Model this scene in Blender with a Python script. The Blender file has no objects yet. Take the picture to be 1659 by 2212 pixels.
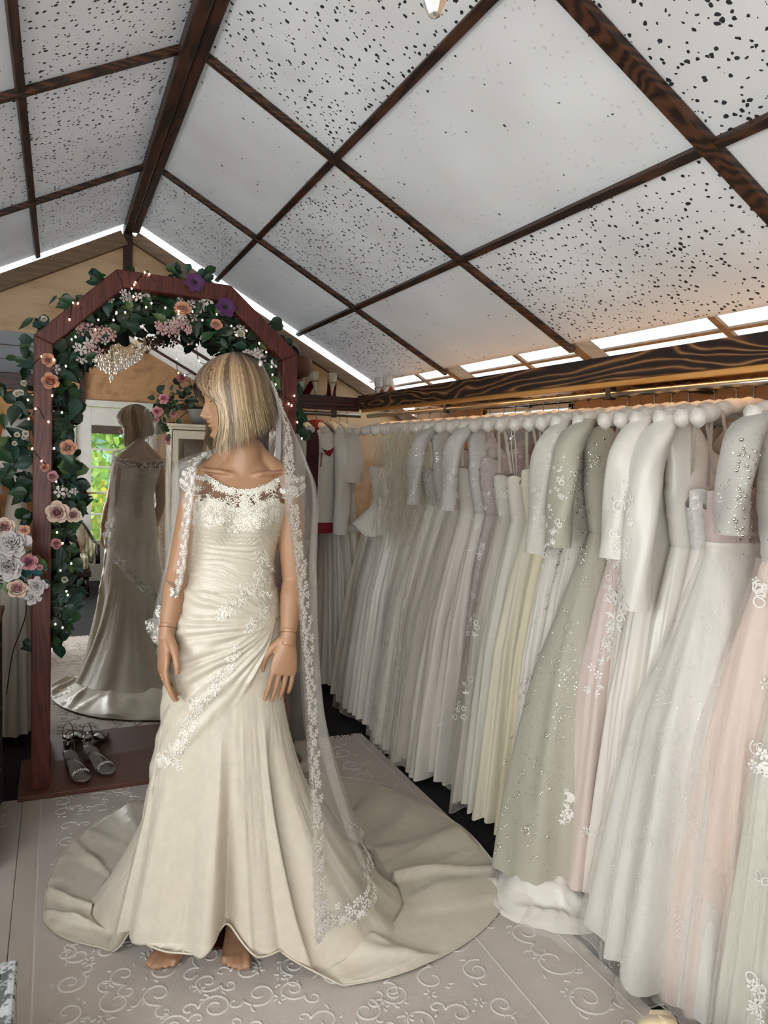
# Bridal boutique in a garden cabin: mannequin in an ivory gown, arched mirror, rack of wedding gowns.
import bpy, bmesh, math, random
import numpy as np
from mathutils import Vector, Matrix
from mathutils.bvhtree import BVHTree

SC = bpy.context.scene
COL = SC.collection
PI = math.pi

# ------------------------------------------------------------------ camera
CAMZ = 1.5
CR = Vector((0.91256, -0.40716, 0.03814)); CU = Vector((-0.00386, 0.0847, 0.9964)); CF = Vector((0.40893, 0.90942, -0.07572))
FPX = 1576.8
cam_d = bpy.data.cameras.new('camera'); cam = bpy.data.objects.new('camera', cam_d); COL.objects.link(cam)
mw = Matrix.Identity(4)
for i in range(3):
    mw[i][0] = CR[i]; mw[i][1] = CU[i]; mw[i][2] = -CF[i]
mw[2][3] = CAMZ
cam.matrix_world = mw
cam_d.sensor_fit = 'HORIZONTAL'; cam_d.sensor_width = 36; cam_d.lens = 36 * FPX / 1659
cam_d.clip_start = 0.05; cam_d.clip_end = 200
SC.camera = cam

# ------------------------------------------------------------------ world, exposure, daylight
w = bpy.data.worlds.new('world'); SC.world = w; w.use_nodes = True
bg = w.node_tree.nodes['Background']; bg.inputs[0].default_value = (0.88, 0.94, 1.0, 1); bg.inputs[1].default_value = 2.3
SC.view_settings.view_transform = 'Standard'; SC.view_settings.look = 'None'
SC.view_settings.gamma = 1; SC.view_settings.use_curve_mapping = False
SC.view_settings.exposure = 0.12
SC.cycles.max_bounces = 7; SC.cycles.diffuse_bounces = 4; SC.cycles.transparent_max_bounces = 14
SC.cycles.caustics_reflective = False; SC.cycles.caustics_refractive = False
SC.cycles.sample_clamp_indirect = 4
SC.cycles.use_denoising = True
SC.cycles.use_adaptive_sampling = True; SC.cycles.adaptive_threshold = .11; SC.cycles.adaptive_min_samples = 10

def area(name, loc, rot, sx, sy, power, col):
    l = bpy.data.lights.new(name, 'AREA'); l.shape = 'RECTANGLE'; l.size = sx; l.size_y = sy; l.energy = power; l.color = col
    o = bpy.data.objects.new(name, l); o.location = loc; o.rotation_euler = rot; COL.objects.link(o); return o
# daylight entering by the two windows of the left wall and by the window beside the entrance door
area('daylight_left', (-1.25, 0.35, 1.32), (0, -PI / 2, 0), 1.0, 2.3, 40, (0.94, 0.97, 1.0))
area('daylight_entrance', (-0.72, -1.31, 1.25), (PI / 2, 0, 0), 0.95, 1.3, 36, (0.96, 0.98, 1.0))

# ------------------------------------------------------------------ helpers
def at_Y(px, py, Y):
    d = CF + CR * ((px - 829.5) / FPX) - CU * ((py - 1106) / FPX)
    p = d * (Y / d.y); p.z += CAMZ; return p
def at_Z(px, py, z):
    d = CF + CR * ((px - 829.5) / FPX) - CU * ((py - 1106) / FPX)
    p = d * ((z - CAMZ) / d.z); p.z += CAMZ; return p
def at_X(px, py, X):
    d = CF + CR * ((px - 829.5) / FPX) - CU * ((py - 1106) / FPX)
    p = d * (X / d.x); p.z += CAMZ; return p
def ray_dir(px, py):
    return (CF + CR * ((px - 829.5) / FPX) - CU * ((py - 1106) / FPX)).normalized()
EYE = Vector((0, 0, CAMZ))

class MB:
    """collects vertices and faces of one mesh"""
    def __init__(s): s.v = []; s.f = []; s.m = []
    def add(s, vs, fs, mi=0):
        b = len(s.v); s.v.extend([tuple(p) for p in vs]); s.f.extend([tuple(i + b for i in f) for f in fs]); s.m.extend([mi] * len(fs))
    def box(s, lo, hi, mi=0):
        x0, y0, z0 = lo; x1, y1, z1 = hi
        s.add([(x0, y0, z0), (x1, y0, z0), (x1, y1, z0), (x0, y1, z0), (x0, y0, z1), (x1, y0, z1), (x1, y1, z1), (x0, y1, z1)],
              [(0, 3, 2, 1), (4, 5, 6, 7), (0, 1, 5, 4), (1, 2, 6, 5), (2, 3, 7, 6), (3, 0, 4, 7)], mi)
    def bar(s, p0, p1, wd, ht, up=(0, 0, 1), mi=0):
        p0 = Vector(p0); p1 = Vector(p1); d = (p1 - p0).normalized(); u = Vector(up); sd = d.cross(u).normalized(); u = sd.cross(d)
        vs = []
        for p in (p0, p1):
            for a, b in ((-1, -1), (1, -1), (1, 1), (-1, 1)): vs.append(p + sd * (a * wd / 2) + u * (b * ht / 2))
        s.add(vs, [(3, 2, 1, 0), (4, 5, 6, 7), (0, 1, 5, 4), (1, 2, 6, 5), (2, 3, 7, 6), (3, 0, 4, 7)], mi)
    def grid(s, P, cu=False, cv=False, mi=0, capu=False):
        P = np.asarray(P, float); nu, nv = P.shape[:2]; b = len(s.v)
        s.v.extend(map(tuple, P.reshape(-1, 3)))
        fs = []
        for i in range(nu if cu else nu - 1):
            i2 = (i + 1) % nu
            for j in range(nv if cv else nv - 1):
                j2 = (j + 1) % nv
                fs.append((b + i * nv + j, b + i2 * nv + j, b + i2 * nv + j2, b + i * nv + j2))
        s.f.extend(fs); s.m.extend([mi] * len(fs))
        if capu:   # close both ends of the v direction (u is the ring)
            s.f.append(tuple(b + i * nv for i in range(nu))[::-1]); s.f.append(tuple(b + i * nv + nv - 1 for i in range(nu))); s.m.extend([mi] * 2)
    def tube(s, path, rad, n=8, mi=0, cap=True, flat=1.0):
        path = [Vector(p) for p in path]; k = len(path)
        if not hasattr(rad, '__len__'): rad = [rad] * k
        rings = []; nrm = None
        for i in range(k):
            t = (path[min(i + 1, k - 1)] - path[max(i - 1, 0)]).normalized()
            if nrm is None:
                a = Vector((0, 0, 1)) if abs(t.z) < .9 else Vector((0, 1, 0)); nrm = t.cross(a).normalized()
            else:
                nrm = (nrm - t * nrm.dot(t)).normalized()
            bn = t.cross(nrm)
            rings.append([path[i] + nrm * (rad[i] * math.cos(2 * PI * j / n)) + bn * (rad[i] * flat * math.sin(2 * PI * j / n)) for j in range(n)])
        b = len(s.v)
        for rg in rings: s.v.extend([tuple(p) for p in rg])
        for i in range(k - 1):
            for j in range(n):
                s.f.append((b + i * n + j, b + i * n + (j + 1) % n, b + (i + 1) * n + (j + 1) % n, b + (i + 1) * n + j)); s.m.append(mi)
        if cap:
            s.f.append(tuple(b + j for j in range(n))[::-1]); s.f.append(tuple(b + (k - 1) * n + j for j in range(n))); s.m.extend([mi, mi])
    def lathe(s, prof, n=24, c=(0, 0, 0), mi=0, rot=None):
        P = np.zeros((n, len(prof), 3))
        for i in range(n):
            a = 2 * PI * i / n
            for j, (r, z) in enumerate(prof):
                p = Vector((r * math.cos(a), r * math.sin(a), z))
                if rot is not None: p = rot @ p
                P[i, j] = p + Vector(c)
        s.grid(P, cu=True, mi=mi)
    def sphere(s, c, r, n=8, mi=0, sc=(1, 1, 1)):
        k = max(4, n // 2 + 1); prof = [(max(r * math.sin(PI * j / (k - 1)), 1e-5), -r * math.cos(PI * j / (k - 1))) for j in range(k)]
        b = len(s.v); s.lathe(prof, n, (0, 0, 0), mi)
        s.v[b:] = [(p[0] * sc[0] + c[0], p[1] * sc[1] + c[1], p[2] * sc[2] + c[2]) for p in s.v[b:]]
    def mesh(s, name, smooth=True):
        me = bpy.data.meshes.new(name); me.from_pydata(s.v, [], s.f)
        if any(s.m): me.polygons.foreach_set('material_index', s.m)
        if smooth: me.polygons.foreach_set('use_smooth', [True] * len(s.f))
        me.update(); return me
    def build(s, name, mats, parent=None, smooth=True):
        me = s.mesh(name, smooth)
        for m in (mats if isinstance(mats, (list, tuple)) else [mats]): me.materials.append(m)
        o = bpy.data.objects.new(name, me); COL.objects.link(o)
        if parent is not None: o.parent = parent
        return o

def link(name, me, parent=None, M4=None):
    o = bpy.data.objects.new(name, me); COL.objects.link(o)
    if parent is not None: o.parent = parent
    if M4 is not None: o.matrix_local = M4
    return o
def tag(o, label, cat, group=None):
    o['label'] = label; o['category'] = cat
    if group: o['group'] = group
    return o
def thing(name, label, cat, group=None, loc=(0, 0, 0), rz=0):
    o = bpy.data.objects.new(name, None); COL.objects.link(o); o.location = loc; o.rotation_euler = (0, 0, rz); o.empty_display_size = .05
    return tag(o, label, cat, group)
def struct(name, label=None):
    o = bpy.data.objects.new(name, None); COL.objects.link(o); o['kind'] = 'structure'
    if label: o['label'] = label
    return o
def asstruct(o, label=None):
    o['kind'] = 'structure'
    if label: o['label'] = label
    return o
def bevel(o, wd=.003, seg=2):
    md = o.modifiers.new('bevel', 'BEVEL'); md.width = wd; md.segments = seg; md.limit_method = 'ANGLE'; md.angle_limit = .7
    for p in o.data.polygons: p.use_smooth = False
    return o
def basis(loc, x, y, z, s=1.0):
    m = Matrix.Identity(4)
    for i in range(3):
        m[i][0] = x[i] * s; m[i][1] = y[i] * s; m[i][2] = z[i] * s; m[i][3] = loc[i]
    return m
def frame_n(loc, n, spin=0.0, s=1.0):
    n = Vector(n).normalized(); a = Vector((0, 0, 1)) if abs(n.z) < .95 else Vector((0, 1, 0))
    x = a.cross(n).normalized(); y = n.cross(x)
    c, sn = math.cos(spin), math.sin(spin)
    return basis(loc, x * c + y * sn, y * c - x * sn, n, s)
def interp(x, xs, ys): return np.interp(x, xs, ys)
def smoothstep(x, a, b):
    t = np.clip((x - a) / (b - a), 0, 1); return t * t * (3 - 2 * t)
def noise1(x, seed=0):
    """smooth 1-D value noise, vectorised, range -1..1"""
    x = np.asarray(x, float); i = np.floor(x).astype(int); t = x - i; t = t * t * (3 - 2 * t)
    h = lambda k: np.mod(np.sin(k * 127.1 + seed * 311.7) * 43758.5453, 1.0) * 2 - 1
    return h(i) * (1 - t) + h(i + 1) * t
def noise2(x, y, seed=0):
    x = np.asarray(x, float); y = np.asarray(y, float); i = np.floor(x).astype(int); j = np.floor(y).astype(int)
    u = x - i; v = y - j; u = u * u * (3 - 2 * u); v = v * v * (3 - 2 * v)
    h = lambda a, b: np.mod(np.sin(a * 127.1 + b * 269.5 + seed * 311.7) * 43758.5453, 1.0) * 2 - 1
    return (h(i, j) * (1 - u) + h(i + 1, j) * u) * (1 - v) + (h(i, j + 1) * (1 - u) + h(i + 1, j + 1) * u) * v
def catmull(pts, n):
    pts = [np.array(p, float) for p in pts]; k = len(pts); out = []
    for i in range(n):
        t = i / (n - 1) * (k - 1); a = min(int(t), k - 2); u = t - a
        p0 = pts[max(a - 1, 0)]; p1 = pts[a]; p2 = pts[a + 1]; p3 = pts[min(a + 2, k - 1)]
        out.append(.5 * ((2 * p1) + (-p0 + p2) * u + (2 * p0 - 5 * p1 + 4 * p2 - p3) * u * u + (-p0 + 3 * p1 - 3 * p2 + p3) * u ** 3))
    return np.array(out)

# ------------------------------------------------------------------ materials
def lin(r, g, b):
    f = lambda c: (c / 255 / 12.92) if c / 255 <= .04045 else ((c / 255 + .055) / 1.055) ** 2.4
    return (f(r), f(g), f(b), 1)
class NT:
    def __init__(s, name):
        s.m = bpy.data.materials.new(name); s.m.use_nodes = True; s.t = s.m.node_tree; s.p = s.t.nodes['Principled BSDF']; s.out = s.t.nodes['Material Output']
    def n(s, typ, **kw):
        x = s.t.nodes.new(typ)
        for k, v in kw.items(): setattr(x, k, v)
        return x
    def l(s, a, b): s.t.links.new(a, b)
    def coord(s, scale=(1, 1, 1), rot=(0, 0, 0), kind='Object', rnd=False):
        tc = s.n('ShaderNodeTexCoord'); mp = s.n('ShaderNodeMapping'); mp.inputs['Scale'].default_value = scale; mp.inputs['Rotation'].default_value = rot
        s.l(tc.outputs[kind], mp.inputs[0])
        if rnd:
            oi = s.n('ShaderNodeObjectInfo'); ml = s.n('ShaderNodeMath', operation='MULTIPLY'); ml.inputs[1].default_value = 37.0
            s.l(oi.outputs['Random'], ml.inputs[0]); cb = s.n('ShaderNodeCombineXYZ')
            for i in range(3): s.l(ml.outputs[0], cb.inputs[i])
            s.l(cb.outputs[0], mp.inputs['Location'])
        return mp.outputs[0]
    def noise(s, vec, scale=5, detail=3, rough=.5, dist=0):
        x = s.n('ShaderNodeTexNoise'); x.inputs['Scale'].default_value = scale; x.inputs['Detail'].default_value = detail
        x.inputs['Roughness'].default_value = rough; x.inputs['Distortion'].default_value = dist; s.l(vec, x.inputs['Vector']); return x
    def ramp(s, fac, stops):
        x = s.n('ShaderNodeValToRGB'); e = x.color_ramp.elements
        while len(e) < len(stops): e.new(.5)
        for k, (p, c) in enumerate(stops): e[k].position = p; e[k].color = c
        s.l(fac, x.inputs[0]); return x
    def math(s, op, a, b=None):
        x = s.n('ShaderNodeMath', operation=op)
        for i, q in enumerate((a, b)):
            if q is None: continue
            if isinstance(q, (int, float)): x.inputs[i].default_value = q
            else: s.l(q, x.inputs[i])
        return x.outputs[0]
    def mix(s, fac, a, b):
        x = s.n('ShaderNodeMix', data_type='RGBA')
        if isinstance(fac, (int, float)): x.inputs[0].default_value = fac
        else: s.l(fac, x.inputs[0])
        for i, q in ((6, a), (7, b)):
            if isinstance(q, tuple): x.inputs[i].default_value = q
            else: s.l(q, x.inputs[i])
        return x.outputs[2]
    def bump(s, h, strength=.3, dist=.01):
        x = s.n('ShaderNodeBump'); x.inputs['Strength'].default_value = strength; x.inputs['Distance'].default_value = dist; s.l(h, x.inputs['Height'])
        s.l(x.outputs[0], s.p.inputs['Normal']); return x
    def set(s, **kw):
        for k, v in kw.items(): s.p.inputs[k.replace('_', ' ')].default_value = v
        return s
def shade(c, k): return (min(c[0] * k, 1), min(c[1] * k, 1), min(c[2] * k, 1), 1)
def mk(name, col, rough=.5, metal=0, var=.12, scale=20, stretch=(1, 1, 1), bump=0, bdist=.005, sheen=0, rnd=False, detail=3, **kw):
    """principled surface with a mottled colour and, if asked, fine relief"""
    t = NT(name); v = t.coord(stretch, rnd=rnd); nz = t.noise(v, scale, detail)
    r = t.ramp(nz.outputs[0], [(.3, shade(col, 1 - var)), (.7, shade(col, 1 + var))]); t.l(r.outputs[0], t.p.inputs['Base Color'])
    t.set(Roughness=rough, Metallic=metal)
    if sheen: t.set(Sheen_Weight=sheen, Sheen_Roughness=.4)
    if bump: t.bump(nz.outputs[0], bump, bdist)
    for k, val in kw.items(): t.p.inputs[k.replace('_', ' ')].default_value = val
    return t.m
def tulle(name, col, alpha, transl=.5, scale=3.0, var=.25):
    """see-through net: part of the light passes straight on, the rest is scattered; soft uneven density"""
    t = NT(name); t.t.nodes.remove(t.p)
    v = t.coord((1, 1, .25)); nz = t.noise(v, scale * 8, 2)
    fac = t.ramp(nz.outputs[0], [(.3, (alpha * (1 - var),) * 3 + (1,)), (.7, (alpha * (1 + var),) * 3 + (1,))])
    tr = t.n('ShaderNodeBsdfTransparent'); df = t.n('ShaderNodeBsdfDiffuse'); tl = t.n('ShaderNodeBsdfTranslucent')
    df.inputs[0].default_value = col; tl.inputs[0].default_value = col
    mx = t.n('ShaderNodeMixShader'); mx.inputs[0].default_value = transl; t.l(df.outputs[0], mx.inputs[1]); t.l(tl.outputs[0], mx.inputs[2])
    m2 = t.n('ShaderNodeMixShader'); t.l(fac.outputs[0], m2.inputs[0]); t.l(tr.outputs[0], m2.inputs[1]); t.l(mx.outputs[0], m2.inputs[2])
    t.l(m2.outputs[0], t.out.inputs[0]); return t.m
def emit(name, col, strength):
    t = NT(name); t.t.nodes.remove(t.p); e = t.n('ShaderNodeEmission'); e.inputs[0].default_value = col; e.inputs[1].default_value = strength
    t.l(e.outputs[0], t.out.inputs[0]); return t.m
def wood(name, dark, light, scale=30, axis='Y', rough=.55, dist=3.0, contrast=(.35, .65), rnd=True, bump=.15, wave=.38):
    t = NT(name); st = {'X': (.12, 1, 1), 'Y': (1, .12, 1), 'Z': (1, 1, .12)}[axis]
    v = t.coord(st, rnd=rnd)
    n1 = t.noise(v, scale * .18, 2, .5); wv = t.n('ShaderNodeTexWave', wave_type='BANDS'); wv.bands_direction = {'X': 'Z', 'Y': 'Z', 'Z': 'X'}[axis]
    wv.inputs['Scale'].default_value = scale * .35; wv.inputs['Distortion'].default_value = dist * 2; wv.inputs['Detail'].default_value = 2; wv.inputs['Detail Scale'].default_value = 1.2
    add = t.n('ShaderNodeMixRGB'); add.blend_type = 'ADD'; add.inputs[0].default_value = .22; t.l(v, add.inputs[1]); t.l(n1.outputs[1], add.inputs[2])
    t.l(add.outputs[0], wv.inputs['Vector'])
    n2 = t.noise(v, scale * 4, 3, .6)
    f = t.math('ADD', t.math('MULTIPLY', wv.outputs['Fac'], wave), t.math('MULTIPLY', n2.outputs[0], 1 - wave))
    r = t.ramp(f, [(contrast[0], dark), (contrast[1], light)]); t.l(r.outputs[0], t.p.inputs['Base Color']); t.set(Roughness=rough)
    if bump: t.bump(f, bump, .003)
    return t.m

m_skin = mk('mannequin_skin', lin(174, 133, 101), .42, var=.03, scale=8)
m_lip = mk('lip_paint', lin(206, 120, 98), .4, var=.03)
m_white_paint = mk('white_paint', lin(214, 214, 208), .45, var=.05, scale=10)
m_black = mk('black_plastic', lin(22, 22, 24), .45, var=.1)
m_steel = mk('brushed_steel', lin(178, 174, 164), .28, 1, var=.06, scale=60, stretch=(1, .05, 1))
m_wire = mk('hanger_wire', lin(120, 112, 104), .35, 1, var=.1)
m_brass = mk('brass', lin(190, 150, 80), .3, 1, var=.1)
m_gold = mk('gilt', lin(186, 166, 132), .3, 1, var=.1)
# plywood gable, stained battens, charred fascia, mahogany-stained arch
def plywood(name, dark, light, st):
    t = NT(name); v = t.coord(st); n0 = t.noise(v, 1.3, 2, .5, .6)
    add = t.n('ShaderNodeMixRGB'); add.blend_type = 'ADD'; add.inputs[0].default_value = .5; t.l(v, add.inputs[1]); t.l(n0.outputs[1], add.inputs[2])
    n1 = t.noise(add.outputs[0], 9, 3, .55, .3); n2 = t.noise(v, 60, 2)
    f = t.math('ADD', t.math('MULTIPLY', n1.outputs[0], .8), t.math('MULTIPLY', n2.outputs[0], .2))
    r = t.ramp(f, [(.32, dark), (.5, shade(light, .93)), (.68, light)]); t.l(r.outputs[0], t.p.inputs['Base Color']); t.set(Roughness=.6); return t.m
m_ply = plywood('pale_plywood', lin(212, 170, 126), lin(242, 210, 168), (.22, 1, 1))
m_ply_brown = plywood('brown_plywood', lin(150, 110, 74), lin(188, 146, 104), (1, .22, 1))  # browner plywood of the side and entrance walls
m_batten = wood('dark_stained_batten', lin(30, 17, 12), lin(74, 44, 28), 40, 'Y', .5, 2)
m_batten_x = wood('dark_stained_rafter', lin(32, 18, 12), lin(84, 50, 30), 40, 'X', .5, 2)
m_raw_rafter = wood('weathered_rafter', lin(104, 84, 64), lin(158, 130, 102), 22, 'X', .65, 3, (.1, .9), wave=.2)
m_honey = wood('honey_plank', lin(196, 130, 62), lin(226, 164, 92), 14, 'Y', .5, 2, bump=.05)
m_arch = wood('mahogany_stain', lin(56, 18, 14), lin(112, 46, 34), 46, 'Z', .42, 2.5, (.15, .9))
m_arch_flat = mk('brown_painted_board', lin(94, 56, 42), .55, var=.08, scale=12)

def charred():
    t = NT('charred_grain_wood'); v = t.coord((1, .16, 1))
    n1 = t.noise(v, 5.0, 2, .5, .4)
    wv = t.n('ShaderNodeTexWave', wave_type='RINGS'); wv.rings_direction = 'Y'; wv.inputs['Scale'].default_value = 17; wv.inputs['Distortion'].default_value = 7
    wv.inputs['Detail'].default_value = 2; wv.inputs['Detail Scale'].default_value = .8
    add = t.n('ShaderNodeMixRGB'); add.blend_type = 'ADD'; add.inputs[0].default_value = .35; t.l(v, add.inputs[1]); t.l(n1.outputs[1], add.inputs[2]); t.l(add.outputs[0], wv.inputs['Vector'])
    vo = t.n('ShaderNodeTexNoise'); vo.inputs['Scale'].default_value = 40; t.l(v, vo.inputs['Vector'])
    f = t.math('ADD', t.math('MULTIPLY', wv.outputs['Fac'], .85), t.math('MULTIPLY', vo.outputs[0], .15))
    r = t.ramp(f, [(.36, lin(32, 17, 11)), (.66, lin(70, 42, 25)), (.86, lin(104, 68, 40)), (.97, lin(172, 128, 78))]); t.l(r.outputs[0], t.p.inputs['Base Color']); t.set(Roughness=.5); t.bump(f, .25, .003); return t.m
m_char = charred()

def speckled(name, keep, size):
    """white polystyrene-faced ceiling board with dark moulded pits"""
    t = NT(name); v = t.coord(rnd=True)
    nz = t.noise(v, 2.2, 2)
    base = t.ramp(nz.outputs[0], [(.3, lin(214, 212, 208)), (.7, lin(232, 231, 228))])
    dn = t.noise(v, 60, 1)
    add = t.n('ShaderNodeMixRGB'); add.blend_type = 'ADD'; add.inputs[0].default_value = .012; t.l(v, add.inputs[1]); t.l(dn.outputs[1], add.inputs[2])
    vo = t.n('ShaderNodeTexVoronoi'); vo.inputs['Scale'].default_value = 58; t.l(add.outputs[0], vo.inputs['Vector'])
    sp = t.n('ShaderNodeSeparateColor'); t.l(vo.outputs['Color'], sp.inputs[0])
    on = t.math('LESS_THAN', sp.outputs[0], keep)
    rad = t.math('MULTIPLY', t.math('ADD', sp.outputs[1], .55), size)
    ins = t.math('LESS_THAN', vo.outputs['Distance'], rad)
    spot = t.math('MULTIPLY', on, ins)
    soft = t.math('MULTIPLY', t.math('MULTIPLY', t.math('LESS_THAN', sp.outputs[2], .12), t.math('LESS_THAN', vo.outputs['Distance'], size * 1.2)), .25)
    c1 = t.mix(soft, base.outputs[0], lin(120, 122, 124)); c = t.mix(spot, c1, lin(40, 44, 46)); t.l(c, t.p.inputs['Base Color']); t.set(Roughness=.55)
    b = t.noise(v, 7, 3); t.bump(t.math('SUBTRACT', t.math('MULTIPLY', b.outputs[0], .6), spot), .35, .004)
    tl = t.n('ShaderNodeBsdfTranslucent'); t.l(c, tl.inputs[0]); mx = t.n('ShaderNodeMixShader'); mx.inputs[0].default_value = .10   # thin foam lets some daylight through
    t.l(t.p.outputs[0], mx.inputs[1]); t.l(tl.outputs[0], mx.inputs[2]); t.l(mx.outputs[0], t.out.inputs[0]); return t.m
m_spk = speckled('speckled_ceiling_board', .62, .25)
m_plain = speckled('sparse_ceiling_board', .04, .2)

def floor_mat():
    t = NT('dark_carpet'); v = t.coord(); nz = t.noise(v, 260, 2)
    r = t.ramp(nz.outputs[0], [(.35, lin(9, 9, 12)), (.75, lin(34, 34, 40))]); t.l(r.outputs[0], t.p.inputs['Base Color']); t.set(Roughness=.95); t.bump(nz.outputs[0], .8, .006); return t.m
m_floor = floor_mat()
def rug_mat(name, a, b):
    t = NT(name); v = t.coord(); big = t.noise(v, 2.6, 3, .6); fine = t.noise(v, 330, 2)
    r = t.ramp(big.outputs[0], [(.3, a), (.7, b)]); c = t.mix(.10, r.outputs[0], fine.outputs[1]); t.l(c, t.p.inputs['Base Color'])
    t.set(Roughness=.9, Sheen_Weight=.25); t.bump(fine.outputs[0], .5, .003); return t.m
m_rug = rug_mat('cream_rug_pile', lin(182, 168, 154), lin(202, 190, 178)); m_rug_band = rug_mat('beige_rug_band', lin(180, 166, 150), lin(194, 182, 168))
m_scroll = mk('raised_rug_yarn', lin(214, 208, 200), .85, var=.1, scale=300, bump=.4, bdist=.002)
m_fringe = mk('rug_fringe', lin(220, 210, 196), .9, var=.08)

def satin(name, col, rough=.38, bump=.18, scale=26, stretch=(1, 1, .28), sheen=.25, var=.05):
    t = NT(name); v = t.coord(stretch); nz = t.noise(v, scale, 4, .6, .8); r = t.ramp(nz.outputs[0], [(.3, shade(col, 1 - var)), (.7, shade(col, 1 + var))])
    t.l(r.outputs[0], t.p.inputs['Base Color']); t.set(Roughness=rough, Sheen_Weight=sheen); t.bump(nz.outputs[0], bump, .006); return t.m
m_gown = satin('ivory_taffeta', lin(208, 199, 181), .34, .15, 30, (1, 1, .9), .06)
m_gown_under = satin('champagne_taffeta', lin(190, 178, 156), .45, .2, 30)
m_lace = mk('white_embroidery', lin(238, 234, 226), .55, var=.05, scale=200, bump=.3, bdist=.001)
m_lace_cream = mk('ivory_embroidery', lin(234, 228, 214), .5, var=.05, scale=200, bump=.3, bdist=.001)
m_bead = mk('pearl_bead', lin(232, 228, 220), .18, .25, var=.05)
m_veil = tulle('veil_tulle', lin(238, 234, 228), .20, .30)
m_sheer = tulle('nude_mesh', lin(150, 124, 108), .55, .3)
m_net = tulle('lace_ground_net', lin(232, 228, 220), .32, .4)
m_crystal = mk('cut_crystal', (1, .97, .93, 1), .03, 0, var=0, Transmission_Weight=.85, IOR=1.5)
m_mirror = mk('silvered_glass', (.93, .93, .91, 1), .0, 1, var=0)
def pane_mat():
    t = NT('window_glass'); t.t.nodes.remove(t.p); tr = t.n('ShaderNodeBsdfTransparent'); gl = t.n('ShaderNodeBsdfGlossy'); gl.inputs['Roughness'].default_value = .02
    mx = t.n('ShaderNodeMixShader'); mx.inputs[0].default_value = .07; t.l(tr.outputs[0], mx.inputs[1]); t.l(gl.outputs[0], mx.inputs[2]); t.l(mx.outputs[0], t.out.inputs[0]); return t.m
m_glass = pane_mat()
def roofsheet():
    """frosted polycarbonate: half of the daylight passes straight on, the rest is scattered"""
    t = NT('frosted_roof_sheet'); t.t.nodes.remove(t.p); tl = t.n('ShaderNodeBsdfTranslucent'); tr = t.n('ShaderNodeBsdfTransparent'); v = t.coord((1, .3, 1)); nz = t.noise(v, 6, 3)
    r = t.ramp(nz.outputs[0], [(.35, lin(205, 214, 222)), (.65, lin(244, 249, 252))]); t.l(r.outputs[0], tl.inputs[0]); tr.inputs[0].default_value = (.80, .83, .85, 1)
    mx = t.n('ShaderNodeMixShader'); mx.inputs[0].default_value = .5; t.l(tl.outputs[0], mx.inputs[1]); t.l(tr.outputs[0], mx.inputs[2]); t.l(mx.outputs[0], t.out.inputs[0]); return t.m
m_roofsheet = roofsheet()
m_led = emit('warm_led', (1.0, .72, .38, 1), 14.0)
m_fairy = emit('fairy_bulb', (1.0, .80, .50, 1), 10.0)
m_flame = emit('candle_bulb', (1.0, .66, .30, 1), 30.0)
# ------------------------------------------------------------------ the room
XL, XR, YF, YB = -1.32, 2.32, -1.38, 4.70
RX, RZ, SL = 0.396, 2.82, 0.4815             # ridge line and roof slope
def roof_z(x): return RZ - abs(x - RX) * math.tan(SL)

mb = MB(); mb.box((XL - .2, YF - .2, -.05), (XR + .2, YB + .2, 0)); asstruct(mb.build('floor', m_floor, smooth=False), 'black carpet floor')

def wall_prism(name, y0, y1, mat, x0=XL - .06, x1=XR + .06, extra=.04):
    prof = [(x0, 0), (x1, 0), (x1, roof_z(x1) + extra), (RX, RZ + extra), (x0, roof_z(x0) + extra)]
    m = MB(); vs = [(x, y0, z) for x, z in prof] + [(x, y1, z) for x, z in prof]; n = len(prof)
    m.add(vs, [tuple(range(n))[::-1], tuple(range(n, 2 * n))] + [(i, (i + 1) % n, n + (i + 1) % n, n + i) for i in range(n)])
    return m.build(name, mat, smooth=False)
wb = asstruct(wall_prism('wall_back', YB, YB + .06, m_ply, extra=-.055), 'pale plywood gable wall')
# seams, centre post and rafters against the gable
def part_bar(name, p0, p1, wd, ht, mat, parent, up=(0, 0, 1), bv=.003):
    m = MB(); m.bar(p0, p1, wd, ht, up); o = m.build(name, mat, parent, False); return bevel(o, bv) if bv else o
part_bar('post', (RX - .02, YB - .02, 2.45), (RX - .02, YB - .02, 2.80), .05, .04, m_batten, wb, (0, 1, 0))
zr = .055
part_bar('rafter', (RX + .02, YB - .025, RZ - zr - .03), (XR, YB - .025, roof_z(XR) - zr - .02), .07, .045, m_raw_rafter, wb, (0, 1, 0))
part_bar('rafter', (RX - .04, YB - .025, RZ - zr - .04), (XL, YB - .025, roof_z(XL) - zr - .03), .085, .045, m_raw_rafter, wb, (0, 1, 0))
m_greyplank = mk('grey_painted_plank', lin(166, 170, 176), .5, var=.05, scale=30, stretch=(.1, 1, 1))
for k in range(4):
    m = MB(); m.box((XL, YB - .03, 2.125 - .078 * (k + 1)), (.1, YB - .006, 2.125 - .078 * k - .004)); bevel(m.build('plank', m_greyplank, wb, False), .002)

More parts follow.
